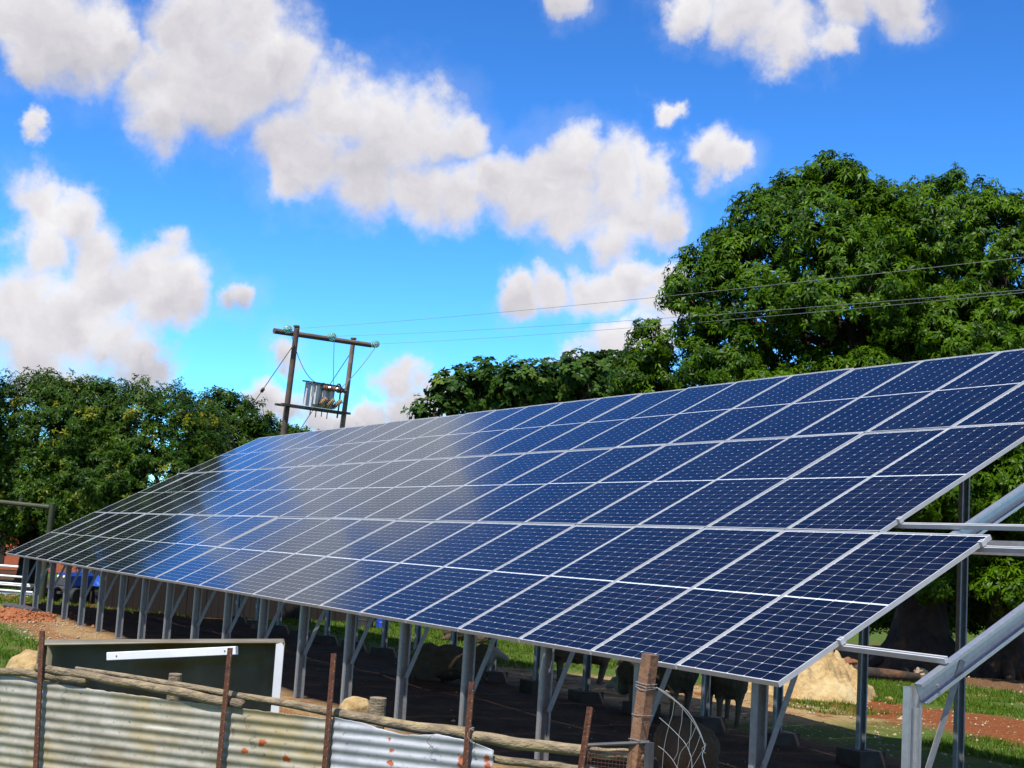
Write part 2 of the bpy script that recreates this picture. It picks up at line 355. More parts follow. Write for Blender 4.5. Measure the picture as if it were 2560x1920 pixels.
def ground_material():
    m = bpy.data.materials.new('farm_ground'); m.use_nodes = True; N = m.node_tree.nodes; L = m.node_tree.links
    b = N['Principled BSDF']; b.inputs['Roughness'].default_value = 0.95; b.inputs['Specular IOR Level'].default_value = 0.15
    geo = N.new('ShaderNodeNewGeometry'); sep = N.new('ShaderNodeSeparateXYZ'); L.new(geo.outputs['Position'], sep.inputs[0])
    def nz(scale, det=6, rough=0.6):
        n = N.new('ShaderNodeTexNoise'); n.inputs['Scale'].default_value = scale; n.inputs['Detail'].default_value = det; n.inputs['Roughness'].default_value = rough
        L.new(geo.outputs['Position'], n.inputs['Vector']); return n
    def ma(op, a, bb=None, c=None):
        n = N.new('ShaderNodeMath'); n.operation = op
        for k, v in enumerate((a, bb, c)):
            if v is None: continue
            if hasattr(v, 'is_linked'): L.new(v, n.inputs[k])
            else: n.inputs[k].default_value = v
        return n.outputs[0]
    def mr(src, a, bb):
        r = N.new('ShaderNodeMapRange'); r.interpolation_type = 'SMOOTHSTEP'; r.inputs[1].default_value = a; r.inputs[2].default_value = bb; L.new(src, r.inputs[0]); return r.outputs[0]
    def mix(f, a, bb):
        x = N.new('ShaderNodeMix'); x.data_type = 'RGBA'
        if hasattr(f, 'is_linked'): L.new(f, x.inputs[0])
        else: x.inputs[0].default_value = f
        for k, v in ((6, a), (7, bb)):
            if hasattr(v, 'is_linked'): L.new(v, x.inputs[k])
            else: x.inputs[k].default_value = (*v, 1)
        return x.outputs[2]
    big = nz(0.55, 4).outputs['Fac']; med = nz(2.2, 6).outputs['Fac']; fine = nz(14, 5, 0.7).outputs['Fac']; grit = nz(45, 3, 0.7).outputs['Fac']
    soil = mix(mr(fine, 0.35, 0.65), (0.125, 0.034, 0.008), (0.20, 0.066, 0.018))
    sand = mix(mr(fine, 0.3, 0.7), (0.23, 0.145, 0.058), (0.33, 0.235, 0.12))
    brown = mix(mr(fine, 0.35, 0.65), (0.085, 0.043, 0.018), (0.155, 0.085, 0.038))
    grass = mix(mr(fine, 0.3, 0.7), (0.032, 0.072, 0.007), (0.075, 0.112, 0.014))
    grass = mix(mr(med, 0.52, 0.72), grass, (0.12, 0.095, 0.025))
    # behind the array: bands that run along it, worn by wheels and hooves
    Yw = ma('ADD', sep.outputs[1], ma('MULTIPLY_ADD', big, 1.6, -0.8)); Yw = ma('ADD', Yw, ma('MULTIPLY_ADD', med, 1.2, -0.6))
    def band(c, lo, hi, colr, soft=0.5):
        f = ma('MULTIPLY', mr(Yw, lo - soft, lo + soft), ma('SUBTRACT', 1.0, mr(Yw, hi - soft, hi + soft)))
        return mix(f, c, colr)
    c = brown
    c = band(c, 6.0, 9.0, grass); c = band(c, 9.1, 11.6, soil, 0.35); c = band(c, 11.6, 13.1, grass, 0.35); c = band(c, 13.1, 14.7, sand, 0.35); c = band(c, 14.7, 15.9, grass, 0.35)
    c = band(c, 15.9, 33.0, brown, 0.6); c = band(c, 33.5, 4000, grass, 1.0)
    # further along the array the ground behind it is sandy, then lawn
    sx = ma('ADD', sep.outputs[0], ma('MULTIPLY_ADD', big, 3.0, -1.5))
    sandmask = ma('MULTIPLY', mr(sx, -7.0, -8.6), ma('SUBTRACT', 1.0, mr(Yw, 8.6, 9.6)))
    c = mix(sandmask, c, mix(mr(med, 0.5, 0.62), sand, soil))
    lawn = mr(ma('ADD', ma('MULTIPLY', sx, -1.0), ma('MULTIPLY', Yw, 1.0)), 21.5, 22.6)
    lawn = ma('MULTIPLY', lawn, mr(sep.outputs[0], -5.0, -7.0))
    lawn = ma('MULTIPLY', lawn, ma('SUBTRACT', 1.0, ma('MULTIPLY', mr(Yw, 13.5, 15.0), mr(sep.outputs[0], -26.0, -22.0))))
    c = mix(lawn, c, grass)
    under = mix(mr(med, 0.4, 0.6), (0.040, 0.020, 0.010), (0.062, 0.032, 0.015))  # brown soil, darkened in colour to deepen the shade under the array
    shade_mask = ma('MULTIPLY', mr(sep.outputs[1], 0.0, 0.6), ma('SUBTRACT', 1.0, mr(sep.outputs[1], 5.2, 6.2)))
    c = mix(shade_mask, c, under)
    # in front of the array: red trench spoil, pale grit, then lawn
    Yf = ma('ADD', sep.outputs[1], ma('MULTIPLY_ADD', med, 1.3, -0.65))
    fr = mix(mr(Yf, -1.15, -0.75), grass, mix(mr(grit, 0.45, 0.6), soil, sand))
    fr = mix(ma('MULTIPLY', mr(Yf, -0.45, -0.2), 0.7), fr, sand)
    soilp = mr(nz(0.9, 4).outputs['Fac'], 0.56, 0.64)
    fr = mix(ma('MULTIPLY', soilp, 0.85), fr, soil)
    far_left = mr(sep.outputs[0], -23.5, -25.5)
    fr = mix(ma('MULTIPLY', far_left, mr(sep.outputs[1], -1.0, 1.0)), fr, grass)
    c = mix(ma('SUBTRACT', 1.0, mr(sep.outputs[1], 0.1, 0.6)), c, fr)
    c = mix(ma('MULTIPLY', mr(sep.outputs[0], -25.6, -26.6), ma('SUBTRACT', 1.0, mr(sep.outputs[1], 0.2, 4.5))), c, mix(mr(med, 0.45, 0.55), soil, grass))
    c = mix(ma('MULTIPLY', mr(grit, 0.62, 0.70), 0.30), c, (0.30, 0.21, 0.12))
    c = mix(ma('MULTIPLY', mr(grit, 0.40, 0.32), 0.6), c, (0.045, 0.03, 0.018))
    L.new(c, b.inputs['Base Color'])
    bp = N.new('ShaderNodeBump'); bp.inputs['Strength'].default_value = 1.0; bp.inputs['Distance'].default_value = 0.05
    h = ma('ADD', ma('MULTIPLY', fine, 0.7), ma('MULTIPLY', grit, 0.3)); L.new(h, bp.inputs['Height']); L.new(bp.outputs[0], b.inputs['Normal'])
    return m
def build_ground():
    xs = axis_coords(-42, 12, 0.4, 2200); ys = axis_coords(-7, 36, 0.4, 2200)
    X, Y = np.meshgrid(xs, ys, indexing='ij'); Z = gz(X, Y)
    V = np.stack([X, Y, Z], -1).reshape(-1, 3); nx, ny = len(xs), len(ys)
    i = np.arange(nx * ny).reshape(nx, ny)
    Fc = np.stack([i[:-1, :-1], i[1:, :-1], i[1:, 1:], i[:-1, 1:]], -1).reshape(-1, 4)
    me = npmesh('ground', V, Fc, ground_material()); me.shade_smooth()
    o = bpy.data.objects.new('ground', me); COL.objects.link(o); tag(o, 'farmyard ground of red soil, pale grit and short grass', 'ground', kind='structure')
build_ground()
def gpt(x, y):
    # where a line of sight meets the ground
    z = 0.0
    for _ in range(6):
        p = onz(x, y, z); z = float(gz(p[0], p[1]))
    return Vector(onz(x, y, z))

# ------------------------------------------------------------------ solar panels
TAU = R(28.8); PW = 1.058; PL = 2.1065; H0 = 1.10
CT, ST = math.cos(TAU), math.sin(TAU)
def slope(u, v, n=0.0): return Vector((u, v * CT - n * ST, H0 + v * ST + n * CT))
GAP = 0.009; LIP = 0.0082
def cell_layout():
    w = PW - 2 * GAP; l = PL - 2 * GAP
    x0 = GAP + LIP + 0.006; x1 = PW - x0; y0 = GAP + LIP + 0.010; y1 = PL - y0
    mid = 0.016; px = (x1 - x0) / 6; py = (y1 - y0 - mid) / 24; cells = []
    for a in range(6):
        for b in range(24):
            cells.append((x0 + (a + 0.5) * px, y0 + (b + 0.5) * py + (mid if b >= 12 else 0)))
    return cells, px - 0.0037, py - 0.0033
CELLS, CWX, CWY = cell_layout()
def oct_(cx, cy, z):
    hx, hy, c = CWX / 2, CWY / 2, 0.0068
    return [(cx - hx + c, cy - hy, z), (cx + hx - c, cy - hy, z), (cx + hx, cy - hy + c, z), (cx + hx, cy + hy - c, z),
            (cx + hx - c, cy + hy, z), (cx - hx + c, cy + hy, z), (cx - hx, cy + hy - c, z), (cx - hx, cy - hy + c, z)]
def make_panel():
    root = thing('solar_panel', 'x', 'solar panel')
    b = MB(); x0, x1, y0, y1 = GAP, PW - GAP, GAP, PL - GAP
    b.box(((x0 + x1) / 2, y0 + LIP / 2, -0.0175), (x1 - x0, LIP, 0.035)); b.box(((x0 + x1) / 2, y1 - LIP / 2, -0.0175), (x1 - x0, LIP, 0.035))
    b.box((x0 + LIP / 2, (y0 + y1) / 2, -0.0178), (LIP, y1 - y0 - 2 * LIP, 0.0344)); b.box((x1 - LIP / 2, (y0 + y1) / 2, -0.0178), (LIP, y1 - y0 - 2 * LIP, 0.0344))
    b.build('frame', ALU, root)
    s = MB(); s.box(((x0 + x1) / 2, (y0 + y1) / 2, -0.0105), (x1 - x0 - 2 * LIP + 0.002, y1 - y0 - 2 * LIP + 0.002, 0.005))
    s.build('backsheet', BACK, root)
    c = MB()
    for cx, cy in CELLS: c.add(oct_(cx, cy, -0.0068), [tuple(range(8))])
    o = c.build('cell_layer', CELL, root); o['kind'] = 'stuff'
    g = MB(); a = LIP - 0.002
    g.add([(x0 + a, y0 + a, -0.003), (x1 - a, y0 + a, -0.003), (x1 - a, y1 - a, -0.003), (x0 + a, y1 - a, -0.003)], [(0, 1, 2, 3)])
    g.build('glass_pane', GLASS, root)
    return root
proto = make_panel()
protoparts = {c.name: c for c in proto.children}
onecell = MB().add(oct_(0, 0, 0), [tuple(range(8))])
cellmesh = bpy.data.meshes.new('cell'); cellmesh.from_pydata(onecell.v, [], onecell.f); cellmesh.materials.append(CELL)
ROWN = ['bottom', 'middle', 'top']
first = True
rng = random.Random(3)
for j in range(3):
    for i in range(24):
        if j > 0 and i == 0: continue
        near = (j == 0 and i < 2)
        if near:
            o = proto.copy(); COL.objects.link(o)
            for nm, ch in protoparts.items():
                if nm.startswith('cell_layer'): continue
                c = ch.copy(); COL.objects.link(c); c.parent = o
                if nm.startswith('backsheet'): bs = c
            for cx, cy in CELLS:
                q = bpy.data.objects.new('cell', cellmesh); COL.objects.link(q); q.parent = bs; q.location = (cx, cy, -0.0068)
        else:
            o = copy_tree(proto)
        jit = [rng.gauss(0, 0.0022), rng.gauss(0, 0.0010), rng.gauss(0, 0.001)]
        o.location = slope(-(i + 1) * PW, j * PL, 0.0 + rng.gauss(0, 0.0012)); o.rotation_euler = (TAU + jit[0], jit[1], jit[2] * 0.2)
        k = i if j == 0 else i - 1
        if j == 0 and i == 0: lab = 'blue solar panel jutting out alone at the right end of the bottom row'
        else: lab = 'blue solar panel, %s from the right end of the %s row' % (ORD[k], ROWN[j])
        tag(o, lab, 'solar panel', 'solar panels of the tilted array')
for c in list(proto.children): bpy.data.objects.remove(c)
bpy.data.objects.remove(proto)

# ------------------------------------------------------------------ mounting structure
def cprof(dep, wid, lip, t):
    # lipped channel: web on the left (a = 0), opening towards +a; b runs over the depth
    h = dep / 2
    return [(0, -h), (wid, -h), (wid, -h + lip), (wid - t, -h + lip), (wid - t, -h + t), (t, -h + t), (t, h - t), (wid - t, h - t), (wid - t, h - lip), (wid, h - lip), (wid, h), (0, h)]
RAILN = -0.036
rails = []
for v, ext, nm in [(0.27 * PL, 0.85, 'lower rail of the bottom row'), (0.945 * PL, 2.2, 'upper rail of the bottom row'), (1.105 * PL, 2.2, 'lower rail of the middle row'),
                   (1.90 * PL, 2.2, 'upper rail of the middle row'), (2.20 * PL, 2.2, 'lower rail of the top row'), (2.78 * PL, 2.2, 'upper rail of the top row')]:
    b0 = slope(0, v, RAILN - 0.021); t = thing('mounting_rail', 'aluminium mounting rail across the steel frames, ' + nm, 'rail', b0, 'mounting rails under the panels')
    p0 = slope(-24 * PW - 0.05, v, RAILN - 0.021); p1 = slope(ext, v, RAILN - 0.021)
    upn = (slope(0, 0, 1) - slope(0, 0, 0))
    pr = [(0.0205, -0.016), (0.0205, -0.006), (0.010, -0.006), (0.010, 0.006), (0.0205, 0.006), (0.0205, 0.016), (-0.014, 0.016), (-0.014, -0.016)]
    MB().prism(pr, p0, p1, upn).build('rail', ALU, t)
    ex = 0.0 if v < PL else -PW
    c = MB(); rot = Matrix.Rotation(TAU, 3, 'X')
    c.box(slope(ex + 0.006, v, -0.012), (0.024, 0.042, 0.036), rot); c.box(slope(ex - 0.004, v, 0.0055), (0.026, 0.042, 0.005), rot); c.lathe([(0, 0.008), (0.008, 0.008)], slope(ex + 0.004, v, 0.008), slope(0, 0, 1) - slope(0, 0, 0), 6)
    c.build('end_clamp', ALU, t)
pl = thing('purlin', 'plain steel purlin running below the top of the bottom row, past its right end', 'purlin', slope(0, 1.0 * PL, -0.2))
MB().prism(cprof(0.10, 0.05, 0.015, 0.003), slope(-24 * PW, 1.03 * PL, -0.135), slope(2.2, 1.03 * PL, -0.135), (0, 1, 0)).build('channel', GALV, pl)
YF, YB = 0.35, 5.15
for k in range(20):
    X = 0.77 - 1.345 * k
    lab = 'bare galvanised steel frame beyond the right end of the panels, carrying none' if k == 0 else 'galvanised steel frame with posts, rafter and brace, %s from the bare one' % ORD[k - 1]
    zf = float(gz(X, YF)); zb = -0.06
    fr = thing('support_frame', lab, 'steel frame', (X, YF, zf), 'support frames under the panels')
    vtop = lambda Y: (Y - 0) / CT
    def under(Y, n=-0.145):   # height of the rafter's mid line at Y
        return H0 + (Y + n * ST) / CT * ST + n * CT
    MB().prism(cprof(0.105, 0.05, 0.018, 0.004), (X - 0.03, YF, zf - 0.05), (X - 0.03, YF, under(YF) + 0.04), (1, 0, 0)).build('front_post', GALV_SKYLIT if k == 0 else GALV, fr)
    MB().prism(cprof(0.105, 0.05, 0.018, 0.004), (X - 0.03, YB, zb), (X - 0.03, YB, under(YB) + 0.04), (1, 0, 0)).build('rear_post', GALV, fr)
    MB().prism(cprof(0.125, 0.055, 0.02, 0.004), slope(X + 0.024, 0.33, -0.145), slope(X + 0.024, 3 * PL - 0.15, -0.145), (1, 0, 0)).build('rafter', GALV_SKYLIT, fr)
    MB().prism([(-0.003, -0.022), (0.003, -0.022), (0.003, 0.022), (-0.003, 0.022)], (X + 0.03, YF + 0.02, zf + 0.50), (X + 0.03, YF + 0.36, under(YF + 0.36)), (1, 0, 0)).build('brace', GALV, fr)
    bm = MB(); bm.lathe([(0, 0.012), (0.012, 0.012)], (X + 0.032, YF + 0.02, zf + 0.52), (1, 0, 0), 6); bm.lathe([(0, 0.012), (0.012, 0.012)], (X + 0.085, YF + 0.10, under(YF + 0.1)), (1, 0, 0), 6)
    bm.build('bolt', GALV, fr)
    MB().box((X, YB, zb - 0.12), (0.36, 0.36, 0.24)).build('rear_footing', CONC, fr)
    MB().box((X, YF, zf - 0.07), (0.42, 0.36, 0.10)).build('front_footing', CONC, fr)
    MB().box((X, YF, zf + 0.0), (0.16, 0.16, 0.008)).build('base_plate', GALV, fr)

# ------------------------------------------------------------------ foliage
def leaf_template(rg, nl, Ln, Wd, droop, emin=-0.5, emax=0.9):
    V = []; Fc = []
    for k in range(nl):
        a = 2 * math.pi * (k + rg.uniform(-0.4, 0.4)) / nl; e = rg.uniform(emin, emax); ln = Ln * rg.uniform(0.7, 1.15)
        d = np.array([math.cos(a) * math.cos(e), math.sin(a) * math.cos(e), math.sin(e)]); w = np.array([-math.sin(a), math.cos(a), rg.uniform(-0.5, 0.5)]) * Wd / 2
        b = d * 0.06 * ln; mid = d * ln * 0.5 + np.array([0, 0, -droop * ln * 0.12]); tip = d * ln + np.array([0, 0, -droop * ln])
        o = len(V); V += [b, mid + w, mid - w, tip]; Fc += [(o, o + 1, o + 2), (o + 1, o + 3, o + 2)]
    return np.array(V), np.array(Fc)
def rot_to(ax, spin):
    z = ax / np.linalg.norm(ax, axis=1, keepdims=True)
    h = np.where(np.abs(z[:, 2:3]) < 0.95, np.array([[0, 0, 1.0]]), np.array([[1.0, 0, 0]]))
    x = np.cross(h, z); x /= np.linalg.norm(x, axis=1, keepdims=True); y = np.cross(z, x)
    c, s = np.cos(spin)[:, None], np.sin(spin)[:, None]
    return np.stack([x * c + y * s, -x * s + y * c, z], -1)
def foliage(P, A, scale, tint, temps, rs):
    Vs = []; Fs = []; Ts = []; o = 0
    which = rs.integers(0, len(temps), len(P)); spin = rs.uniform(0, 6.283, len(P)); Rm = rot_to(A, spin)
    for k, (tv, tf) in enumerate(temps):
        s = which == k
        if not s.any(): continue
        v = np.einsum('nij,kj->nki', Rm[s], tv) * scale[s][:, None, None] + P[s][:, None, :]
        n = len(v); f = tf[None] + (np.arange(n) * len(tv))[:, None, None] + o
        Vs.append(v.reshape(-1, 3)); Fs.append(f.reshape(-1, 3)); Ts.append(np.repeat(tint[s], len(tv))); o += n * len(tv)
    return np.concatenate(Vs), np.concatenate(Fs), np.concatenate(Ts)
def crown(lobes, dens, sub, spread, rs, bottom=-0.55, fill=0.25, lump=0.10):
    # lobes: (centre, radius xy, radius z); dens: twig tips per square metre of lobe; sub: leaf whorls per tip
    P = []; A = []; Tn = []
    C = np.array([l[0] for l in lobes]); Rr = np.array([[l[1], l[1], l[2]] for l in lobes])
    for q, (c, r, rz) in enumerate(lobes):
        n = int(dens * 4 * math.pi * r * (r + rz) / 2)
        d = rs.normal(size=(n, 3)); d /= np.linalg.norm(d, axis=1, keepdims=True)
        d = d[(d[:, 2] > bottom) | (rs.uniform(size=len(d)) < 0.15)]
        ph = rs.uniform(0, 6, 3)
        bump = 1 + lump * (np.sin(d[:, 0] * 5 + ph[0]) * np.sin(d[:, 1] * 5 + ph[1]) + 0.7 * np.sin(d[:, 2] * 7 + d[:, 0] * 4 + ph[2]))
        inner = rs.uniform(size=len(d)) < fill; rad = np.where(inner, rs.uniform(0.55, 0.9, len(d)), rs.uniform(0.93, 1.05, len(d))) * bump
        p = np.array(c) + d * Rr[q] * rad[:, None]
        keep = np.ones(len(p), bool)
        for w in range(len(lobes)):
            if w == q: continue
            keep &= (((p - C[w]) / Rr[w]) ** 2).sum(1) > 0.72
        p = p[keep]; nn = (d / Rr[q])[keep]; nn /= np.linalg.norm(nn, axis=1, keepdims=True)
        m_ = len(p); pp = np.repeat(p, sub, 0); na = np.repeat(nn, sub, 0)
        sp = rs.normal(size=pp.shape); sp /= np.linalg.norm(sp, axis=1, keepdims=True); sp = sp + na * 0.8
        pp = pp + sp * spread * rs.uniform(0.4, 1.0, (len(pp), 1))
        a = na * 0.6 + sp * 0.5 + np.array([0, 0, 0.55]) + rs.normal(size=pp.shape) * 0.15
        tt = np.repeat(rs.uniform(0.1, 0.75, m_), sub) + rs.normal(size=len(pp)) * 0.10
        P.append(pp); A.append(a); Tn.append(np.clip(tt, 0, 0.8))
    return np.concatenate(P), np.concatenate(A), np.concatenate(Tn)
def limb(b, p0, p1, r0, r1, rg, bend=0.12, n=6):
    p0 = Vector(p0); p1 = Vector(p1); L_ = (p1 - p0).length; pts = []; q = Vector((rg.uniform(-1, 1), rg.uniform(-1, 1), rg.uniform(-0.2, 0.6))) * bend * L_
    for k in range(n + 1):
        t = k / n; pts.append(p0.lerp(p1, t) + q * math.sin(math.pi * t) + Vector((rg.uniform(-1, 1), rg.uniform(-1, 1), rg.uniform(-1, 1))) * 0.02 * L_ * (0 < k < n))
    b.tube(pts, [r0 + (r1 - r0) * k / n for k in range(n + 1)], 8); return pts
def tree(name, label, base, lobes, trunk_r, fork, temps, lmat, dens, sub, spread, seed, bark=BARK, group=None, flower=0.0, scale=1.0, roots=0, bottom=-0.55, fill=0.25, stems=1, cat='tree', lump=0.10):
    rs = np.random.default_rng(seed); rg = random.Random(seed); base = Vector(base)
    t = thing(name, label, cat, base, group)
    P, A, Tn = crown(lobes, dens, sub, spread, rs, bottom, fill, lump)
    if flower:
        # flowering twigs come in patches
        f = np.sin(P[:, 0] * 4.1 + seed) * np.sin(P[:, 1] * 3.7) * np.sin(P[:, 2] * 3.9 + 1) + rs.normal(size=len(P)) * 0.25
        Tn = np.where(f > np.quantile(f, 1 - flower), rs.uniform(0.86, 1.0, len(P)), Tn)
    V, Fc, T = foliage(P, A, rs.uniform(0.5, 1.2, len(P)) * scale, Tn, temps, rs)
    me = npmesh('crown', V - np.array(base), Fc, lmat, T)
    c = bpy.data.objects.new('crown', me); COL.objects.link(c); c.parent = t
    b = MB(); fk = base + Vector((rg.uniform(-0.2, 0.2), rg.uniform(-0.2, 0.2), fork))
    n = 7; pts = []; rad = []
    for k in range(n + 1):
        q = k / n; pts.append(base + (fk - base) * q + Vector((0, 0, -0.15 if k == 0 else 0))); rad.append(trunk_r * (1 + 0.75 * (1 - q) ** 4) * (1 - 0.35 * q) * (1 + 0.08 * math.sin(k * 2.3)))
    nr, ns = 14, 26; vs = []
    for k in range(nr + 1):
        q = k / nr; c = base.lerp(fk, q) + Vector((0, 0, -0.15 if k == 0 else 0)); rr = trunk_r * (1 + 0.75 * (1 - q) ** 4) * (1 - 0.35 * q)
        for a_ in range(ns):
            a = 2 * math.pi * a_ / ns; fl = 0.16 * (0.4 + 0.6 * (1 - q)) * math.sin(5 * a + seed + q * 2.0) + 0.22 * noise.noise(Vector((math.cos(a) * 1.6, math.sin(a) * 1.6 + seed, q * 3.0)))
            vs.append(c + Vector((math.cos(a), math.sin(a), 0)) * rr * (1 + fl))
    b.add(vs, [(k * ns + a_, k * ns + (a_ + 1) % ns, (k + 1) * ns + (a_ + 1) % ns, (k + 1) * ns + a_) for k in range(nr) for a_ in range(ns)] + [tuple(range(nr * ns, (nr + 1) * ns))])
    for k in range(roots):
        a = 2 * math.pi * k / roots + rg.uniform(-0.3, 0.3); d = Vector((math.cos(a), math.sin(a), 0)); ln = trunk_r * rg.uniform(2.2, 3.6)
        b.tube([base + d * trunk_r * 0.5 + Vector((0, 0, trunk_r * 1.3)), base + d * trunk_r * 1.3 + Vector((0, 0, trunk_r * 0.42)), base + d * ln * 0.7 + Vector((0, 0, 0.05)), base + d * ln + Vector((0, 0, -0.08))], [trunk_r * 0.42, trunk_r * 0.36, trunk_r * 0.22, trunk_r * 0.08], 8)
    b.build('trunk', bark, t, smooth=True)
    for l in lobes:
        lb = MB(); e = Vector(l[0]) - Vector((0, 0, 0.25 * l[2])); rr = max(0.05, min(trunk_r * 0.62, l[1] * 0.14))
        pts = limb(lb, fk - Vector((0, 0, 0.25)), e, rr, rr * 0.4, rg)
        for _ in range(6):
            d = Vector((rg.gauss(0, 1), rg.gauss(0, 1), rg.gauss(0.2, 0.8))).normalized()
            limb(lb, pts[rg.randint(3, 6)], Vector(l[0]) + Vector((d.x * l[1], d.y * l[1], d.z * l[2])) * 0.85, rr * 0.4, 0.012, rg, 0.15, 4)
        lb.build('limb', bark, t, smooth=True)
    return t
def LB(x, y, d, r, rz=None): return (tuple(at(x, y, d)), r, rz or r)
rt = random.Random(11)
T_MANGO = [leaf_template(rt, 11, 0.25, 0.066, 0.50, -0.6, 0.9) for _ in range(5)]
T_SMALL = [leaf_template(rt, 9, 0.19, 0.055, 0.30) for _ in range(5)]
T_BROAD = [leaf_template(rt, 8, 0.22, 0.13, 0.25, -0.3, 0.6) for _ in range(5)]

def ground_under(x, d): 
    p = at(x, 1500, d); return Vector((p[0], p[1], float(gz(p[0], p[1]))))
tree('mango_tree', 'huge domed mango tree with a massive dark trunk, behind the right end of the panels', gpt(2300, 1674),
     [LB(2035, 715, 32.5, 2.3, 2.3), LB(1875, 770, 32, 1.3, 1.55), LB(1965, 640, 32.5, 1.4, 1.45), LB(1735, 745, 31.8, 0.55, 0.85), LB(1820, 920, 31.5, 1.05, 0.95), LB(2060, 560, 33, 1.5, 1.1), LB(2055, 425, 32.5, 0.3, 0.22), LB(2110, 440, 32.5, 0.3, 0.2),
      LB(2120, 760, 30.5, 1.5, 1.3), LB(1960, 1010, 31, 1.4, 0.8), LB(2160, 990, 30, 1.5, 0.8), LB(2310, 1060, 30, 1.6, 1.1), LB(2200, 1300, 33.5, 1.3, 0.9), LB(2300, 1370, 36, 1.6, 0.9), LB(2400, 1290, 31, 1.5, 1.0), LB(2230, 1200, 30.5, 1.3, 0.9),
      LB(2170, 1500, 38, 1.5, 0.8), LB(2290, 1520, 39, 1.2, 0.7), LB(2200, 1400, 36, 1.4, 0.9), LB(2340, 1462, 29.5, 0.36, 0.22), LB(2300, 1220, 29.5, 1.2, 0.8)],
     0.62, 2.5, T_MANGO, LEAF_MANGO, 15, 6, 0.21, 21, group='mango trees behind the array', roots=9, bottom=-0.6, fill=0.38, scale=0.80, lump=0.11)
tree('mango_tree', 'tall rounded mango tree cut off by the right edge, beside the huge domed one', gpt(2515, 1692),
     [LB(2370, 650, 32.5, 2.0, 1.8), LB(2240, 580, 33, 1.1, 1.05), LB(2510, 690, 31.5, 1.6, 1.9), LB(2690, 800, 32, 2.3, 2.3), LB(2420, 860, 30.5, 1.5, 1.0), LB(2540, 990, 30, 1.4, 1.1), LB(2500, 1200, 30.5, 1.5, 1.1), LB(2620, 1370, 30.5, 1.6, 0.9), LB(2500, 1370, 30.5, 1.2, 0.7),
      LB(2520, 1478, 28.6, 0.62, 0.34), LB(2440, 1110, 30, 1.2, 0.9), LB(2560, 1260, 29.5, 1.2, 0.9), LB(2450, 1350, 36, 1.8, 1.1), LB(2590, 1470, 36, 1.5, 0.9), LB(2470, 1530, 39, 0.9, 0.5), LB(2470, 1440, 32.5, 0.9, 0.5)],
     0.46, 2.4, T_MANGO, LEAF_MANGO, 15, 6, 0.21, 22, group='mango trees behind the array', roots=7, bottom=-0.6, fill=0.38, scale=0.80, lump=0.11)
tree('mango_tree', 'slim young mango tree left of the huge domed one, showing above the panels', ground_under(1640, 36),
     [LB(1632, 870, 36, 0.48, 0.55), LB(1628, 835, 36, 0.25, 0.3), LB(1588, 945, 36, 0.5, 0.5), LB(1672, 965, 36, 0.55, 0.5), LB(1630, 1030, 36, 1.0, 0.8)],
     0.16, 2.2, T_MANGO, LEAF_MANGO, 13, 6, 0.20, 23, group='mango trees behind the array', scale=0.86)
for nm, x, lob, sd, lab in [
    ('a', 1150, [(1085, 1030, 0.6, 0.25), (1130, 980, 0.55, 0.28), (1165, 955, 0.5, 0.25), (1220, 945, 0.6, 0.3), (1190, 1010, 1.0, 0.5), (1250, 985, 0.7, 0.4)], 31, 'dark broad-leaved tree showing above the panels, nearest the transformer poles'),
    ('b', 1330, [(1310, 960, 0.8, 0.4), (1275, 945, 0.4, 0.2), (1375, 950, 0.75, 0.4), (1330, 1015, 1.4, 0.6), (1410, 985, 0.9, 0.5)], 32, 'dark broad-leaved tree showing above the panels, middle of three alike'),
    ('c', 1480, [(1450, 935, 0.6, 0.35), (1480, 920, 0.45, 0.25), (1530, 925, 0.6, 0.35), (1480, 990, 1.3, 0.7), (1560, 965, 0.7, 0.5)], 33, 'dark broad-leaved tree showing above the panels, beside the slim young mango')]:
    tree('broadleaf_tree', lab, ground_under(x, 47), [LB(a, b_, 47 + 0.4 * q, r, rz) for q, (a, b_, r, rz) in enumerate(lob)], 0.18, 3.0, T_BROAD, LEAF_DARK, 8.5, 5, 0.34, sd, group='dark trees behind the array', flower=0.04, scale=1.15)
tree('mango_tree', 'broad flowering mango tree at the left edge, behind the pale gate rails', ground_under(70, 40),
     [LB(-40, 1120, 40, 1.7, 1.6), (tuple(at(90, 1090, 40)), 1.75, 1.5), LB(170, 1120, 39.5, 1.6, 1.7), LB(20, 1250, 39, 1.8, 1.2), LB(150, 1270, 38.6, 1.5, 1.2), LB(-80, 1280, 39.5, 1.7, 1.0)],
     0.3, 1.7, T_SMALL, LEAF_LEFT, 20.0, 6, 0.26, 41, group='flowering mango trees behind the left end', flower=0.05, scale=0.85, lump=0.12)
tree('mango_tree', 'broad flowering mango tree behind the left end of the panels, full of yellow-green blossom', ground_under(330, 40),
     [LB(280, 1100, 40, 1.6, 1.5), LB(370, 1115, 39.6, 1.55, 1.5), LB(440, 1130, 40.4, 1.3, 1.5), LB(490, 1190, 40, 1.0, 1.1), LB(250, 1230, 39, 1.8, 1.5), LB(390, 1260, 39, 1.7, 1.5), LB(300, 1350, 38.6, 1.5, 0.9)],
     0.3, 1.8, T_SMALL, LEAF_LEFT, 20.0, 6, 0.26, 42, group='flowering mango trees behind the left end', flower=0.10, scale=0.85, lump=0.12)
tree('shade_tree', 'rounded green tree further back, right of the flowering mango trees', ground_under(580, 56),
     [LB(560, 1055, 56, 1.15, 1.0), LB(610, 1075, 56, 1.0, 0.9), LB(660, 1100, 56.5, 0.8, 0.7), LB(560, 1130, 55, 1.5, 1.2), LB(650, 1150, 56, 1.3, 0.9)],
     0.2, 2.0, T_SMALL, LEAF_LEFT, 11, 6, 0.28, 43, scale=1.3, flower=0.03)
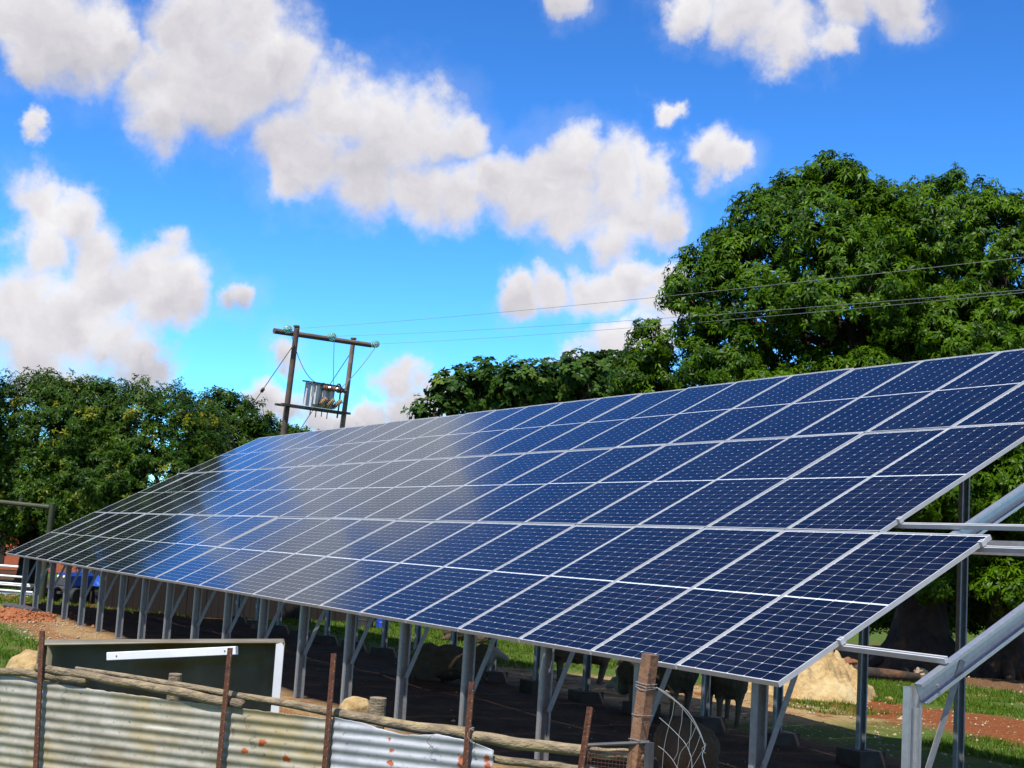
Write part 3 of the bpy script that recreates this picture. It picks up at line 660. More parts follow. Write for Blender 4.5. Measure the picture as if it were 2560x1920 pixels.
tree('shade_tree', 'low green bushy tree behind the left transformer pole', ground_under(730, 60),
     [LB(720, 1112, 60, 0.8, 0.6), LB(770, 1120, 60, 0.75, 0.55), LB(690, 1140, 60, 0.9, 0.7), LB(740, 1160, 60, 1.0, 0.7)], 0.12, 1.5, T_SMALL, LEAF_LEFT, 11, 6, 0.26, 44, scale=1.3, flower=0.02)
tree('tall_tree', 'tall dark tree just beyond the left edge, seen mirrored in the far panels', ground_under(-420, 38),
     [LB(-420, 600, 38, 3.0, 3.2), LB(-330, 850, 37, 2.6, 2.4), LB(-520, 880, 38, 2.8, 2.4), LB(-380, 1120, 37.5, 2.6, 1.8)], 0.45, 2.6, T_MANGO, LEAF_DARK, 3.0, 5, 0.4, 45, scale=1.5)

for q, (x, d, r) in enumerate([(2080, 78, 2.6), (2230, 74, 2.4), (2370, 80, 2.8), (2490, 72, 2.5), (2640, 76, 2.7)]):
    tree('hedgerow_tree', 'dark bushy hedge tree beyond the field behind the mango trunks, %s from the left' % ORD[q], ground_under(x, d),
         [LB(x, 1455 - 60 + (x - 1280) * 0.064 - 40, d, r, 2.0), LB(x - 40, 1455 - 10 + (x - 1280) * 0.064 - 40, d - 1, r * 0.8, 1.1), LB(x + 40, 1455 - 15 + (x - 1280) * 0.064 - 40, d - 1, r * 0.8, 1.1)], 0.18, 1.2, T_BROAD, LEAF_DARK, 3.0, 5, 0.4, 60 + q, scale=2.0, group='hedge beyond the field', bottom=-0.95)
# ------------------------------------------------------------------ low vegetation and stones
def build_grass():
    rs = np.random.default_rng(5)
    def region(n, x0, x1, y0, y1): return np.stack([rs.uniform(x0, x1, n), rs.uniform(y0, y1, n)], -1)
    S = [region(8000, -6.3, 1, 7.2, 9.0), region(6000, -12, 2, 11.7, 13.0), region(4500, -14, 2, 14.8, 15.8), region(16000, -32, -15, 6.6, 13), region(6000, -15, -10, 11, 15), region(500, -10.2, -8.8, 8.6, 10), region(9000, -24, -5, -5.0, -1.2),
         region(6000, -34, -25.5, -4, 5), region(8000, -45, -14, 34, 46)]
    Q = np.concatenate(S)
    n = len(Q); clump = np.sin(Q[:, 0] * 2.3 + np.sin(Q[:, 1] * 1.7) * 2) * np.sin(Q[:, 1] * 2.9 + np.sin(Q[:, 0] * 1.3)) + rs.normal(size=n) * 0.5
    Q = Q[clump > -0.35]; n = len(Q)
    nb = 4; P = np.repeat(Q, nb, 0) + rs.normal(size=(n * nb, 2)) * 0.035; m_ = len(P); h = rs.uniform(0.03, 0.085, m_) * np.repeat(rs.uniform(0.6, 1.3, n), nb)
    z = gz(P[:, 0], P[:, 1]) - 0.004; a = rs.uniform(0, 6.283, m_); w = 0.006 + 0.00025 * np.abs(P[:, 0])
    dx, dy = np.cos(a) * w, np.sin(a) * w; lx, ly = rs.normal(size=m_) * 0.03, rs.normal(size=m_) * 0.03
    V = np.stack([np.stack([P[:, 0] - dx, P[:, 1] - dy, z], -1), np.stack([P[:, 0] + dx, P[:, 1] + dy, z], -1), np.stack([P[:, 0] + lx, P[:, 1] + ly, z + h], -1)], 1).reshape(-1, 3)
    Fc = np.arange(m_ * 3).reshape(-1, 3)
    t = np.repeat(np.clip(np.repeat(rs.uniform(0.1, 0.95, n), nb) ** 1.3 + rs.normal(size=m_) * 0.1, 0, 1), 3)
    me = npmesh('grass', V, Fc, LEAF_GRASS, t); o = bpy.data.objects.new('grass', me); COL.objects.link(o)
    tag(o, 'short green grass growing in strips over the farmyard', 'grass', kind='stuff')
build_grass()
def build_gravel():
    rs = np.random.default_rng(6)
    S = [np.stack([rs.uniform(a, b, n), rs.uniform(c, d, n)], -1) for n, a, b, c, d in [(1500, -24, -9, -1.3, 0.3), (1800, -14, -2, 6.2, 11.5), (900, -16, 1, 13.2, 20), (60, -20, 0, 1, 5)]]
    Q = np.concatenate(S); n = len(Q); r = rs.gamma(2.0, 0.005, n) + 0.004
    base = np.array([(1, 0, 0), (-1, 0, 0), (0, 1, 0), (0, -1, 0), (0, 0, 0.7), (0, 0, -0.7)], float)
    fb = np.array([(0, 2, 4), (2, 1, 4), (1, 3, 4), (3, 0, 4), (2, 0, 5), (1, 2, 5), (3, 1, 5), (0, 3, 5)])
    a = rs.uniform(0, 6.283, n); c, s = np.cos(a), np.sin(a); sc = rs.uniform(0.6, 1.4, (n, 6, 3))
    v = base[None] * sc * r[:, None, None]; x = v[..., 0] * c[:, None] - v[..., 1] * s[:, None]; y = v[..., 0] * s[:, None] + v[..., 1] * c[:, None]
    z = gz(Q[:, 0], Q[:, 1])
    V = np.stack([x + Q[:, 0:1], y + Q[:, 1:2], v[..., 2] + z[:, None] + r[:, None] * 0.2], -1).reshape(-1, 3)
    Fc = (fb[None] + (np.arange(n) * 6)[:, None, None]).reshape(-1, 3)
    me = npmesh('gravel', V, Fc, STONEW); o = bpy.data.objects.new('gravel', me); COL.objects.link(o)
    tag(o, 'pale pebbles and clods scattered on the bare ground', 'gravel', kind='stuff')
build_gravel()

def build_clods():
    rs = np.random.default_rng(9); c = gpt(30, 1540); Q = np.stack([rs.normal(c.x, 1.0, 700), rs.normal(c.y, 0.5, 700)], -1); n = len(Q); r = rs.gamma(2.0, 0.008, n) + 0.006
    x = (Q[:, 0] - c.x) / 1.6; y = (Q[:, 1] - c.y) / 0.9; rr = np.sqrt(x * x + y * y); z = gz(Q[:, 0], Q[:, 1]) + 0.13 * np.clip(1 - rr ** 1.3, 0, 1)
    base = np.array([(1, 0, 0), (-1, 0, 0), (0, 1, 0), (0, -1, 0), (0, 0, 0.8), (0, 0, -0.8)], float); fb = np.array([(0, 2, 4), (2, 1, 4), (1, 3, 4), (3, 0, 4), (2, 0, 5), (1, 2, 5), (3, 1, 5), (0, 3, 5)])
    v = base[None] * rs.uniform(0.6, 1.4, (n, 6, 3)) * r[:, None, None]; V = (v + np.stack([Q[:, 0], Q[:, 1], z], -1)[:, None, :]).reshape(-1, 3); Fc = (fb[None] + (np.arange(n) * 6)[:, None, None]).reshape(-1, 3)
    o = bpy.data.objects.new('soil_clods', npmesh('soil_clods', V, Fc, SOILR)); COL.objects.link(o); tag(o, 'loose red clods strewn over the dug-up soil at the left', 'clods', kind='stuff')
build_clods()
def lump(name, mt, loc, size, seed, rough=0.25, sub=4, flat=0.0, parent=None):
    bm = bmesh.new(); bmesh.ops.create_icosphere(bm, subdivisions=sub, radius=1.0)
    of = Vector((seed * 3.1, seed * 1.7, seed * 0.9))
    for v in bm.verts:
        d = v.co.normalized(); n = noise.fractal(d * 1.6 + of, 0.9, 2.1, 5)
        v.co = d * (1 + rough * n)
        if v.co.z < -flat and flat > 0: v.co.z = -flat
        v.co = Vector((v.co.x * size[0], v.co.y * size[1], v.co.z * size[2]))
    me = bpy.data.meshes.new(name); bm.to_mesh(me); bm.free(); me.shade_smooth(); me.materials.append(mt)
    o = bpy.data.objects.new(name, me); COL.objects.link(o); o.location = loc; return o
def heap(name, mt, c, rx, ry, h, seed, label, cat, power=1.3, n=90, noise_amp=0.14):
    # a heap of loose material: height field falling to the ground
    V = []; Fc = []; c = Vector(c)
    for i in range(n + 1):
        for j in range(n + 1):
            x = -1.15 + 2.3 * i / n; y = -1.15 + 2.3 * j / n; r = math.hypot(x, y)
            q = noise.fractal(Vector((x * 1.7 + seed, y * 1.7, seed)), 0.9, 2.0, 5)
            z = h * max(0.0, 1 - (r * (1 + 0.25 * q)) ** power) if r < 1.4 else 0
            z += h * noise_amp * (noise.fractal(Vector((x * 5 + seed, y * 5, 3)), 1.0, 2.0, 4) + 0.5 * noise.fractal(Vector((x * 17 + seed, y * 17, 7)), 0.6, 2.0, 3)) * min(1, max(0, 1.15 - r))
            X = c.x + x * rx; Y = c.y + y * ry; V.append((X - c.x, Y - c.y, float(gz(X, Y)) - 0.03 + z - c.z))
    for i in range(n):
        for j in range(n): a = i * (n + 1) + j; Fc.append((a, a + n + 1, a + n + 2, a + 1))
    me = bpy.data.meshes.new(name); me.from_pydata(V, [], Fc); me.shade_smooth(); me.materials.append(mt)
    o = bpy.data.objects.new(name, me); COL.objects.link(o); o.location = c; return tag(o, label, cat)
sp = gpt(1985, 1745)
heap('sand_heap', SANDY, sp + Vector((-0.9, 0.9, 0)), 1.3, 1.3, 1.0, 3.0, 'heap of yellow building sand behind the near end of the panels', 'sand heap', power=1.25, noise_amp=0.24)
heap('soil_heap', SOILR, gpt(30, 1540), 1.6, 0.9, 0.16, 5.0, 'low heap of red dug-up soil beside the front posts at the left', 'soil heap')
heap('soil_heap', SOILR, gpt(195, 1640), 2.0, 0.5, 0.10, 8.0, 'thin spread of red soil in front of the fibreglass shell', 'soil heap')
for x, y, s, mt, lab in [(2340, 1665, (0.42, 0.35, 0.34), ROCK, 'large red-brown boulder at the foot of the mango trunk'), (2255, 1672, (0.30, 0.26, 0.2), ROCK, 'brown boulder left of the largest one under the mango'),
                         (2200, 1662, (0.25, 0.2, 0.16), ROCK, 'small brown boulder nearest the sand heap'), (2300, 1685, (0.16, 0.14, 0.1), STONEW, 'pale stone lying before the red-brown boulders'),
                         (2515, 1610, (0.34, 0.28, 0.36), STONEW, 'pale upright stone behind the right-hand trunk'), (2405, 1672, (0.2, 0.2, 0.13), ROCK, 'low dark boulder between the two mango trunks'),
                         (2120, 1668, (0.22, 0.3, 0.14), ROCK, 'flat brown boulder behind the sand heap')]:
    p = gpt(x, y); tag(lump('boulder', mt, (p.x, p.y, p.z + s[2] * 0.35), s, x * 0.01 + y, 0.35), lab, 'boulder', 'stones under the mango trees')
lg = gpt(2160, 1700); lt = thing('fallen_log', 'short brown log lying on bare ground under the mango tree', 'log', lg)
b = MB(); b.tube([lg + Vector((-0.3, -0.5, 0.1)), lg + Vector((-0.1, 0, 0.13)), lg + Vector((0.1, 0.6, 0.11)), lg + Vector((0.35, 1.1, 0.09))], [0.10, 0.12, 0.11, 0.08], 10); b.build('log', BARK, lt, smooth=True)

# ------------------------------------------------------------------ transformer on two poles
PD = 46.0
def pole(xb, yb, xt, yt, d0, d1, r0, r1, mt, parent, name='pole'):
    a = Vector(at(xt, yt, d1)); bq = Vector(at(xb, yb, d0)); dr = (a - bq); k = (bq.z + 0.5) / dr.z; p0 = bq - dr * k
    return MB().tube([p0, p0.lerp(a, 0.5), a], [r0, (r0 + r1) / 2, r1], 14).build(name, mt, parent, smooth=False), p0, a
hb = Vector(at(720, 1300, 47)); hs = thing('pole_structure', 'two leaning wooden poles with a crossarm holding up the transformer', 'utility pole', (hb.x, hb.y, float(gz(hb.x, hb.y))))
pole(709, 1084, 743, 815, 46, 46, 0.115, 0.090, POLE, hs)
pole(856, 1066, 884, 845, 48, 48, 0.105, 0.080, POLE2, hs)
ca, cb = Vector(at(685, 827, 45.75)), Vector(at(928, 863, 48.1))
MB().tube([ca, ca.lerp(cb, 0.5), cb], [0.095, 0.09, 0.085], 12).build('crossarm', POLE, hs)
pa, pb = Vector(at(704, 1010, 45.7)), Vector(at(874, 1034, 47.9))
MB().prism([(-0.035, -0.06), (0.035, -0.06), (0.035, 0.06), (-0.035, 0.06)], pa, pb, (0, 0, 1)).build('platform_beam', DARKM, hs)
off = (pb - pa).cross(Vector((0, 0, 1))).normalized(); off = off if off.dot(Vector(CAMC) - pa) < 0 else -off
MB().prism([(-0.035, -0.06), (0.035, -0.06), (0.035, 0.06), (-0.035, 0.06)], pa + off * 0.30, pb + off * 0.30, (0, 0, 1)).build('platform_beam', DARKM, hs)
for (x, y, d) in [(741, 816, 45.99), (884, 847, 47.99)]:
    p = Vector(at(x, y, d)); MB().lathe([(-0.02, 0.1), (0.03, 0.1)], p, (0, 0, 1), 12).build('pole_cap', DARKM, hs)
toward = (Vector(CAMC) - hb); toward.z = 0; toward.normalize()
INS = []
wdir = (Vector(at(2560, 700, 22)) - Vector(at(840, 846, 47))).normalized()
for q, (x, y, d) in enumerate([(712, 824, 45.8), (822, 842, 46.8), (930, 861, 48.0)]):
    p = Vector(at(x, y, d)) + wdir * 0.12
    t = MB()
    ins = bpy.data.objects.new('insulator', None); COL.objects.link(ins); ins.parent = hs; ins.location = p - wloc(hs)
    MB().lathe([(-0.10, 0.02), (0.0, 0.025), (0.40, 0.018)], p, wdir, 8).build('hardware', WIREL, ins)
    for s_ in (0.05, 0.20):
        MB().lathe([(s_, 0.03), (s_ + 0.01, 0.125), (s_ + 0.03, 0.13), (s_ + 0.055, 0.09), (s_ + 0.09, 0.045)], p, wdir, 20).build('glass_disc', IGLASS, ins, smooth=True)
    INS.append(p + wdir * 0.42)
WEND = [(2620, 632), (2620, 716), (2620, 722)]; WD = [20.5, 21.5, 22.5]
for q in range(3):
    a, e = INS[q], Vector(at(*WEND[q], WD[q])); e = a + (e - a) * 1.25
    pts = [a.lerp(e, k / 24) + Vector((0, 0, -0.16 * 4 * (k / 24) * (1 - k / 24))) + Vector((0, 0, 0.10 * (k / 24))) for k in range(25)]
    o = MB().tube(pts, 0.0045, 5).build('power_line', WIREL, origin=a)
    tag(o, 'thin overhead wire from the crossarm, ' + ['highest and leftmost of three', 'middle of three', 'lowest and rightmost of three'][q], 'wire', 'overhead wires')
# transformer, standing on the platform beams
tb = pa.lerp(pb, 0.56) + off * 0.15 + Vector((0, 0, 0.06)); ux = (pb - pa); ux.z = 0; ux.normalize(); uy = -off.normalized(); uz = Vector((0, 0, 1))
# lean with the poles
lean = (Vector(at(743, 815, 46)) - Vector(at(709, 1084, 46))).normalized(); uz = lean; ux = (pb - pa).normalized(); uy = uz.cross(ux).normalized()
if uy.dot(toward) < 0: uy = -uy
Rt = Matrix((ux, uy, uz)).transposed()
tf = thing('transformer', 'grey pole-mounted transformer with ribbed bushings between two wooden poles', 'transformer', tb)
def tl(x, y, z): return tb + ux * x + uy * y + uz * z
MB().box(tl(0, 0, 0.40), (0.96, 0.42, 0.78), Rt).build('tank', TANKG, tf)
for k in range(3):
    MB().box(tl(-0.36 + 0.31 * k, 0.27, 0.42), (0.13, 0.12, 0.62), Rt).build('stiffener', TANKG, tf)
MB().box(tl(0, 0.02, 0.82), (1.16, 0.56, 0.05), Rt).build('lid', DARKM, tf)
MB().box(tl(-0.5, 0.23, 0.52), (0.12, 0.03, 0.34), Rt).build('gauge_plate', WPIPE, tf)
for k in range(3):
    x = -0.20 + 0.33 * k
    pr = []; z = 0
    for s_ in range(7): pr += [(0.02 + s_ * 0.06, 0.055), (0.035 + s_ * 0.06, 0.095), (0.065 + s_ * 0.06, 0.055)]
    MB().lathe(pr, tl(x, 0.2, 0.06), uy * 0.7 + uz * 0.75 + ux * 0.35, 12).build('bushing', PORCT, tf, smooth=False)
    pr = [(0, 0.10), (0.08, 0.11), (0.10, 0.07), (0.16, 0.105), (0.2, 0.07), (0.26, 0.09), (0.34, 0.05)]
    MB().lathe(pr, tl(x + 0.08, 0.24, 0.70), uy * 0.55 + ux * 0.8, 12).build('bushing', PORC, tf, smooth=False)
for k in range(4): MB().tube([tl(-0.3 + 0.25 * k, 0.0, 0.0), tl(-0.3 + 0.25 * k, 0.0, -0.28 - 0.05 * (k % 2))], 0.016, 6).build('drain_pipe', DARKM, tf)
# drop leads and hooped conduit
def lead(p, q, sag, label, n=14, r=0.011, mt=WIREM, sidev=None):
    pts = [p.lerp(q, k / n) + Vector((0, 0, -sag * 4 * (k / n) * (1 - k / n))) for k in range(n + 1)]
    return tag(MB().tube(pts, r, 5).build('drop_lead', mt, origin=p), label, 'cable', 'leads down to the transformer')
lead(INS[0] - wdir * 0.05, tl(-0.1, 0.3, 0.86), 0.55, 'slack black lead from the left insulator down to the transformer')
lead(INS[1] - wdir * 0.05, tl(0.30, 0.3, 0.86), 0.15, 'thin lead from the middle insulator straight down to the transformer', mt=WIREL)
lead(INS[2] - wdir * 0.05, tl(0.62, 0.2, 0.68), 0.12, 'pale lead slanting from the right insulator across the right pole', mt=WIREL, r=0.013)
hp = [tl(0.60 + 0.2 * (1 - math.cos(a)) * 0.5, 0.12, 0.72 + 0.18 * math.sin(a)) for a in np.linspace(0, math.pi, 10)] + [tl(0.82, 0.12, 0.2), tl(0.80, 0.12, -0.25)]
MB().tube(hp, 0.028, 8).build('cable_conduit', DARKM, tf)
g0 = Vector(at(730, 868, 45.9)); g1 = Vector(at(440, 1290, 52))
gt = thing('guy_wire', 'guy wire with a dark strain insulator slanting left from the left pole', 'guy wire', g0, 'guy wires of the poles')
MB().tube([g0, g1], 0.013, 5).build('wire', WIREM, gt)
gp = g0.lerp(g1, 0.0); best = min(np.linspace(0, 1, 200), key=lambda s_: abs((CAMM @ (np.array(g0.lerp(g1, s_)) - CAMC))[0] / (CAMM @ (np.array(g0.lerp(g1, s_)) - CAMC))[2] * FPX + 1280 - 656))
gc = g0.lerp(g1, float(best)); gd = (g1 - g0).normalized()
MB().lathe([(-0.10, 0.03), (-0.08, 0.055), (-0.01, 0.06), (0.01, 0.06), (0.08, 0.055), (0.10, 0.03)], gc, gd, 10).build('strain_insulator', DARKM, gt)
g0 = Vector(at(873, 888, 48)); g1 = Vector(at(720, 1120, 51))
gt = thing('guy_wire', 'guy wire slanting left from the right pole behind the transformer', 'guy wire', g0, 'guy wires of the poles')
MB().tube([g0, g0.lerp(g1, 1.5)], 0.013, 5).build('wire', WIREM, gt)

# ------------------------------------------------------------------ foreground fence
FA, FB_ = at(0, 1700, 9.8), at(1600, 1880, 8.2)
fdir = Vector((FB_[0] - FA[0], FB_[1] - FA[1], 0)).normalized(); fn = Vector((-fdir.y, fdir.x, 0)); fn = fn if fn.dot(Vector(CAMC - FA)) > 0 else -fn
def fp(x, y, o=0.0): return Vector(onplane(x, y, np.array(FA) + np.array(fn) * o, np.array(fn)))
def yprof(s=0.021, t=0.0035):
    pts = []
    for k in range(3):
        a = math.pi / 2 + 2 * math.pi * k / 3; d = (math.cos(a), math.sin(a)); e = (-d[1], d[0])
        a2 = a - math.pi / 3; pts.append((math.cos(a2) * t * 1.1, math.sin(a2) * t * 1.1))
        pts += [(d[0] * s - e[0] * t, d[1] * s - e[1] * t), (d[0] * s + e[0] * t, d[1] * s + e[1] * t)]
    return pts
for k, (xt, yt, xb, yb, lab) in enumerate([(107, 1577, 90, 1930, 'rusty steel fence post nearest the left edge, over the wide corrugated sheet'), (577, 1620, 547, 1930, 'rusty steel fence post whose top crosses the white bar'),
                                      (836, 1634, 812, 1930, 'rusty steel fence post where the yellowed and grey sheets meet'), (1181, 1705, 1163, 1930, 'rusty steel fence post near the right end of the grey sheet'),
                                      (1476, 1768, 1452, 1930, 'short rusty steel fence post beside the wire-mesh gate')]):
    p1 = fp(xt, yt, 0.05); p0 = fp(xb, yb, 0.05); d = (p1 - p0).normalized(); p0 = p1 - d * (p1.z + 0.15)
    o = MB().prism(yprof(), p0, p1, fdir).build('fence_post', RUST, None, origin=Vector((p0.x, p0.y, 0)))
    root = thing('fence_post', lab, 'fence post', (p0.x, p0.y, 0), 'rusty fence posts'); o.name = 'post_bar'; o.parent = root; o.location = (0, 0, 0)
    hd = MB()
    for q in range(18):
        c = p1 - d * (0.05 + 0.06 * q); hd.lathe([(0, 0.0035), (0.002, 0.003)], c + fn * 0.0215 * 0.5 + fdir * 0.012, fn - fdir * 0.3, 6)
    o = hd.build('stud', WIREL, root); o['kind'] = 'stuff'
def wpole(pts, r0, r1, lab, seed, o=0.0):
    rg = random.Random(seed); P = [fp(x, y, o) for x, y in pts]; A, B = P[0], P[-1]; n = 26; V = []
    Q = []
    for k in range(n + 1):
        t = k / n * (len(P) - 1); i = min(int(t), len(P) - 2); Q.append(P[i].lerp(P[i + 1], t - i))
    b = MB(); sd = 12; vs = []
    d = (B - A).normalized(); u = Vector((0, 0, 1)); u = (u - d * u.dot(d)).normalized(); w = d.cross(u)
    for k, p in enumerate(Q):
        r = (r0 + (r1 - r0) * k / n) * 0.86
        c = p + u * 0.012 * noise.noise(Vector((k * 0.25, seed, 0))) + w * 0.012 * noise.noise(Vector((k * 0.25, seed, 9)))
        for s_ in range(sd):
            a = 2 * math.pi * s_ / sd; q = 1 + 0.10 * noise.noise(Vector((math.cos(a) * 1.5, math.sin(a) * 1.5 + seed, k * 0.12))) - 0.06 * (s_ % 5 == 0)
            vs.append(c + (u * math.cos(a) + w * math.sin(a)) * r * q)
    fs = [(k * sd + s_, k * sd + (s_ + 1) % sd, (k + 1) * sd + (s_ + 1) % sd, (k + 1) * sd + s_) for k in range(n) for s_ in range(sd)] + [tuple(range(sd - 1, -1, -1)), tuple(range(n * sd, (n + 1) * sd))]
    b.add(vs, fs); o_ = b.build('wooden_rail', WOODG, None, smooth=True, origin=A.lerp(B, 0.5)); return tag(o_, lab, 'wooden rail', 'weathered pole rails of the fence')
wpole([(-80, 1668), (100, 1688), (217, 1703)], 0.030, 0.036, 'weathered pole rail ending above the leftmost sheet, lower of two', 1)
wpole([(92, 1668), (350, 1712), (607, 1762)], 0.033, 0.038, 'yellowish pole rail running from the leftmost post to the second', 2, 0.005)
wpole([(190, 1671), (400, 1703), (700, 1757), (960, 1805), (1180, 1836)], 0.016, 0.046, 'long grey split pole rail, thin at its left end', 3, -0.055)
wpole([(1165, 1838), (1350, 1866), (1500, 1882), (1612, 1893)], 0.044, 0.040, 'stout pole rail at the right, its sawn end at the timber post', 4, 0.0)
wpole([(1190, 1893), (1400, 1915), (1600, 1950)], 0.030, 0.034, 'lowest pole rail, below the right end of the grey sheet', 5, -0.02)
def corr_mat(name, base, dark, stain, stain_lo, spots):
    m = bpy.data.materials.new(name); m.use_nodes = True; N = m.node_tree.nodes; L = m.node_tree.links; b = N['Principled BSDF']
    b.inputs['Roughness'].default_value = 0.55; b.inputs['Metallic'].default_value = 0.25
    tc = N.new('ShaderNodeTexCoord')
    def nz(sc, st=(1, 1, 1), det=7):
        mp = N.new('ShaderNodeMapping'); mp.inputs['Scale'].default_value = st; L.new(tc.outputs['Object'], mp.inputs[0])
        n = N.new('ShaderNodeTexNoise'); n.inputs['Scale'].default_value = sc; n.inputs['Detail'].default_value = det; n.inputs['Roughness'].default_value = 0.65; L.new(mp.outputs[0], n.inputs['Vector']); return n.outputs['Fac']
    def mr(s_, a, c):
        r = N.new('ShaderNodeMapRange'); r.inputs[1].default_value = a; r.inputs[2].default_value = c; L.new(s_, r.inputs[0]); return r.outputs[0]
    def mix(f, a, c):
        x = N.new('ShaderNodeMix'); x.data_type = 'RGBA'; L.new(f, x.inputs[0])
        for k, v in ((6, a), (7, c)):
            if hasattr(v, 'is_linked'): L.new(v, x.inputs[k])
            else: x.inputs[k].default_value = (*v, 1)
        return x.outputs[2]
    c = mix(mr(nz(5), 0.35, 0.68), base, dark); c = mix(mr(nz(1.9), stain_lo, stain_lo + 0.2), c, stain); c = mix(mr(nz(38), 0.60, 0.70), c, tuple(q * 0.45 for q in dark))
    c = mix(mr(nz(2.4, (0.5, 0.5, 6)), 0.60, 0.74), c, tuple(q * 1.25 for q in base))
    c = mix(mr(nz(24, (1, 1, 0.5)), 0.68, 0.74), c, (0.23, 0.11, 0.03))
    nn = nz(26)
    for (p, r) in spots:
        dn = N.new('ShaderNodeVectorMath'); dn.operation = 'DISTANCE'; L.new(tc.outputs['Object'], dn.inputs[0]); dn.inputs[1].default_value = p
        ad = N.new('ShaderNodeMath'); ad.operation = 'MULTIPLY_ADD'; L.new(nn, ad.inputs[0]); ad.inputs[1].default_value = 0.11; L.new(dn.outputs['Value'], ad.inputs[2])
        f = N.new('ShaderNodeMapRange'); f.inputs[1].default_value = r + 0.060; f.inputs[2].default_value = r + 0.052; L.new(ad.outputs[0], f.inputs[0])
        c = mix(f.outputs[0], c, (0.26, 0.055, 0.010))
    L.new(c, b.inputs['Base Color'])
    return m
def sheet(x0, x1, tops, lab, mt_args, seed, o):
    # corrugations run along the fence; the top edge is cut unevenly
    L0 = fp(x0, 1800, o); L1 = fp(x1, 1800, o); ln = (Vector((L1.x - L0.x, L1.y - L0.y, 0))).length; nx = max(24, int(ln / 0.02)); nz_ = 110; V = []; Fc = []
    rg = random.Random(seed); org = Vector((L0.x, L0.y, 0))
    zt = []
    for i in range(nx + 1):
        t = i / nx; X = x0 + (x1 - x0) * t
        for (xa, ya), (xb, yb) in zip(tops[:-1], tops[1:]):
            if xa <= X <= xb: Yp = ya + (yb - ya) * (X - xa) / (xb - xa); break
        zt.append(fp(X, Yp, o).z + 0.006 * noise.noise(Vector((i * 0.35, seed, 0))))
    ref = zt[0] + 0.30
    for i in range(nx + 1):
        t = i / nx; p = org + fdir * ln * t
        for j in range(nz_ + 1):
            z = 0.02 + (zt[i] - 0.02) * j / nz_; ph = 2 * math.pi * (ref - z) / 0.068
            w = 0.0050 * math.sin(ph) + 0.012 * noise.noise(Vector((t * ln * 1.1, z * 1.5, seed))) + 0.004 * noise.noise(Vector((t * ln * 6, z * 8, seed)))
            V.append(p + fn * w + Vector((0, 0, z)) - org)
    for i in range(nx):
        for j in range(nz_): a = i * (nz_ + 1) + j; Fc.append((a, a + nz_ + 1, a + nz_ + 2, a + 1))
    me = bpy.data.meshes.new('corrugated_sheet'); me.from_pydata([tuple(v) for v in V], [], Fc); me.shade_smooth()
    spots = [(tuple(fp(x, y, o) - org), r) for x, y, r in mt_args[4]]
    me.materials.append(corr_mat('corrugated_iron_%d' % seed, *mt_args[:4], spots))
    ob = bpy.data.objects.new('corrugated_sheet', me); COL.objects.link(ob); ob.location = org
    md = ob.modifiers.new('thick', 'SOLIDIFY'); md.thickness = 0.0012
    return tag(ob, lab, 'corrugated sheet', 'corrugated iron sheets of the fence')
YEL = ((0.32, 0.30, 0.25), (0.19, 0.17, 0.125), (0.26, 0.20, 0.085), 0.45)
sheet(-90, 846, [(-90, 1672), (100, 1700), (230, 1722), (340, 1737), (452, 1752), (560, 1765), (700, 1782), (846, 1800)], 'long lichen-yellowed corrugated iron sheet with three rust-red holes', (*YEL, [(656, 1857, 0.022), (612, 1876, 0.018), (716, 1897, 0.026), (843, 1803, 0.02)]), 2, 0.0)
sheet(832, 1239, [(832, 1792), (900, 1806), (1015, 1838), (1100, 1836), (1180, 1852), (1239, 1877)], 'bluish grey corrugated iron sheet with rust streaks at the right of the fence',
      ((0.32, 0.325, 0.34), (0.22, 0.225, 0.24), (0.26, 0.26, 0.26), 0.55, [(974, 1850, 0.008), (978, 1877, 0.010), (976, 1908, 0.016), (1152, 1895, 0.02), (1150, 1915, 0.025), (1217, 1895, 0.022), (1220, 1915, 0.022)]), 3, 0.022)
# wire ties
for k, (x, y, lab) in enumerate([(570, 1752, 'twisted wire tie on the second rusty post'), (620, 1790, 'loose wire loop hanging below the rails'), (1078, 1838, 'bent wire end hanging from the rail over the grey sheet'),
                                 (1178, 1822, 'wire tie round the rusty post above the grey sheet'), (1474, 1868, 'wire tie round the short rusty post'), (145, 1680, 'thin wire tie binding the two leftmost rails')]):
    c = fp(x, y, 0.075); rg = random.Random(k + 50); pts = []
    for q in range(16):
        a = q * 0.55; pts.append(c + fdir * (0.017 * math.cos(a) + rg.uniform(-0.008, 0.008)) + Vector((0, 0, 0.02 * math.sin(a) - 0.006 * q + rg.uniform(-0.008, 0.008))) + fn * rg.uniform(-0.01, 0.012))
    tag(MB().tube(pts, 0.0016, 4).build('wire_tie', RUST if k != 3 else WIREL, origin=c), lab, 'wire', 'wire ties of the fence')
# stumps of older posts behind the fence
for xt, yt, r, lab in [(438, 1684, 0.046, 'sawn round post top behind the yellowish rail, before the fibreglass shell'), (944, 1744, 0.058, 'sawn round post top behind the grey rail')]:
    p = fp(xt, yt, -0.35); root = thing('old_post', lab, 'wooden post', (p.x, p.y, 0), 'sawn-off posts behind the fence')
    MB().tube([(p.x - 0.02, p.y, -0.1), (p.x, p.y, p.z * 0.6), (p.x + 0.01, p.y, p.z)], [r * 1.05, r, r * 0.97], 14).build('stump', WOODG, root)
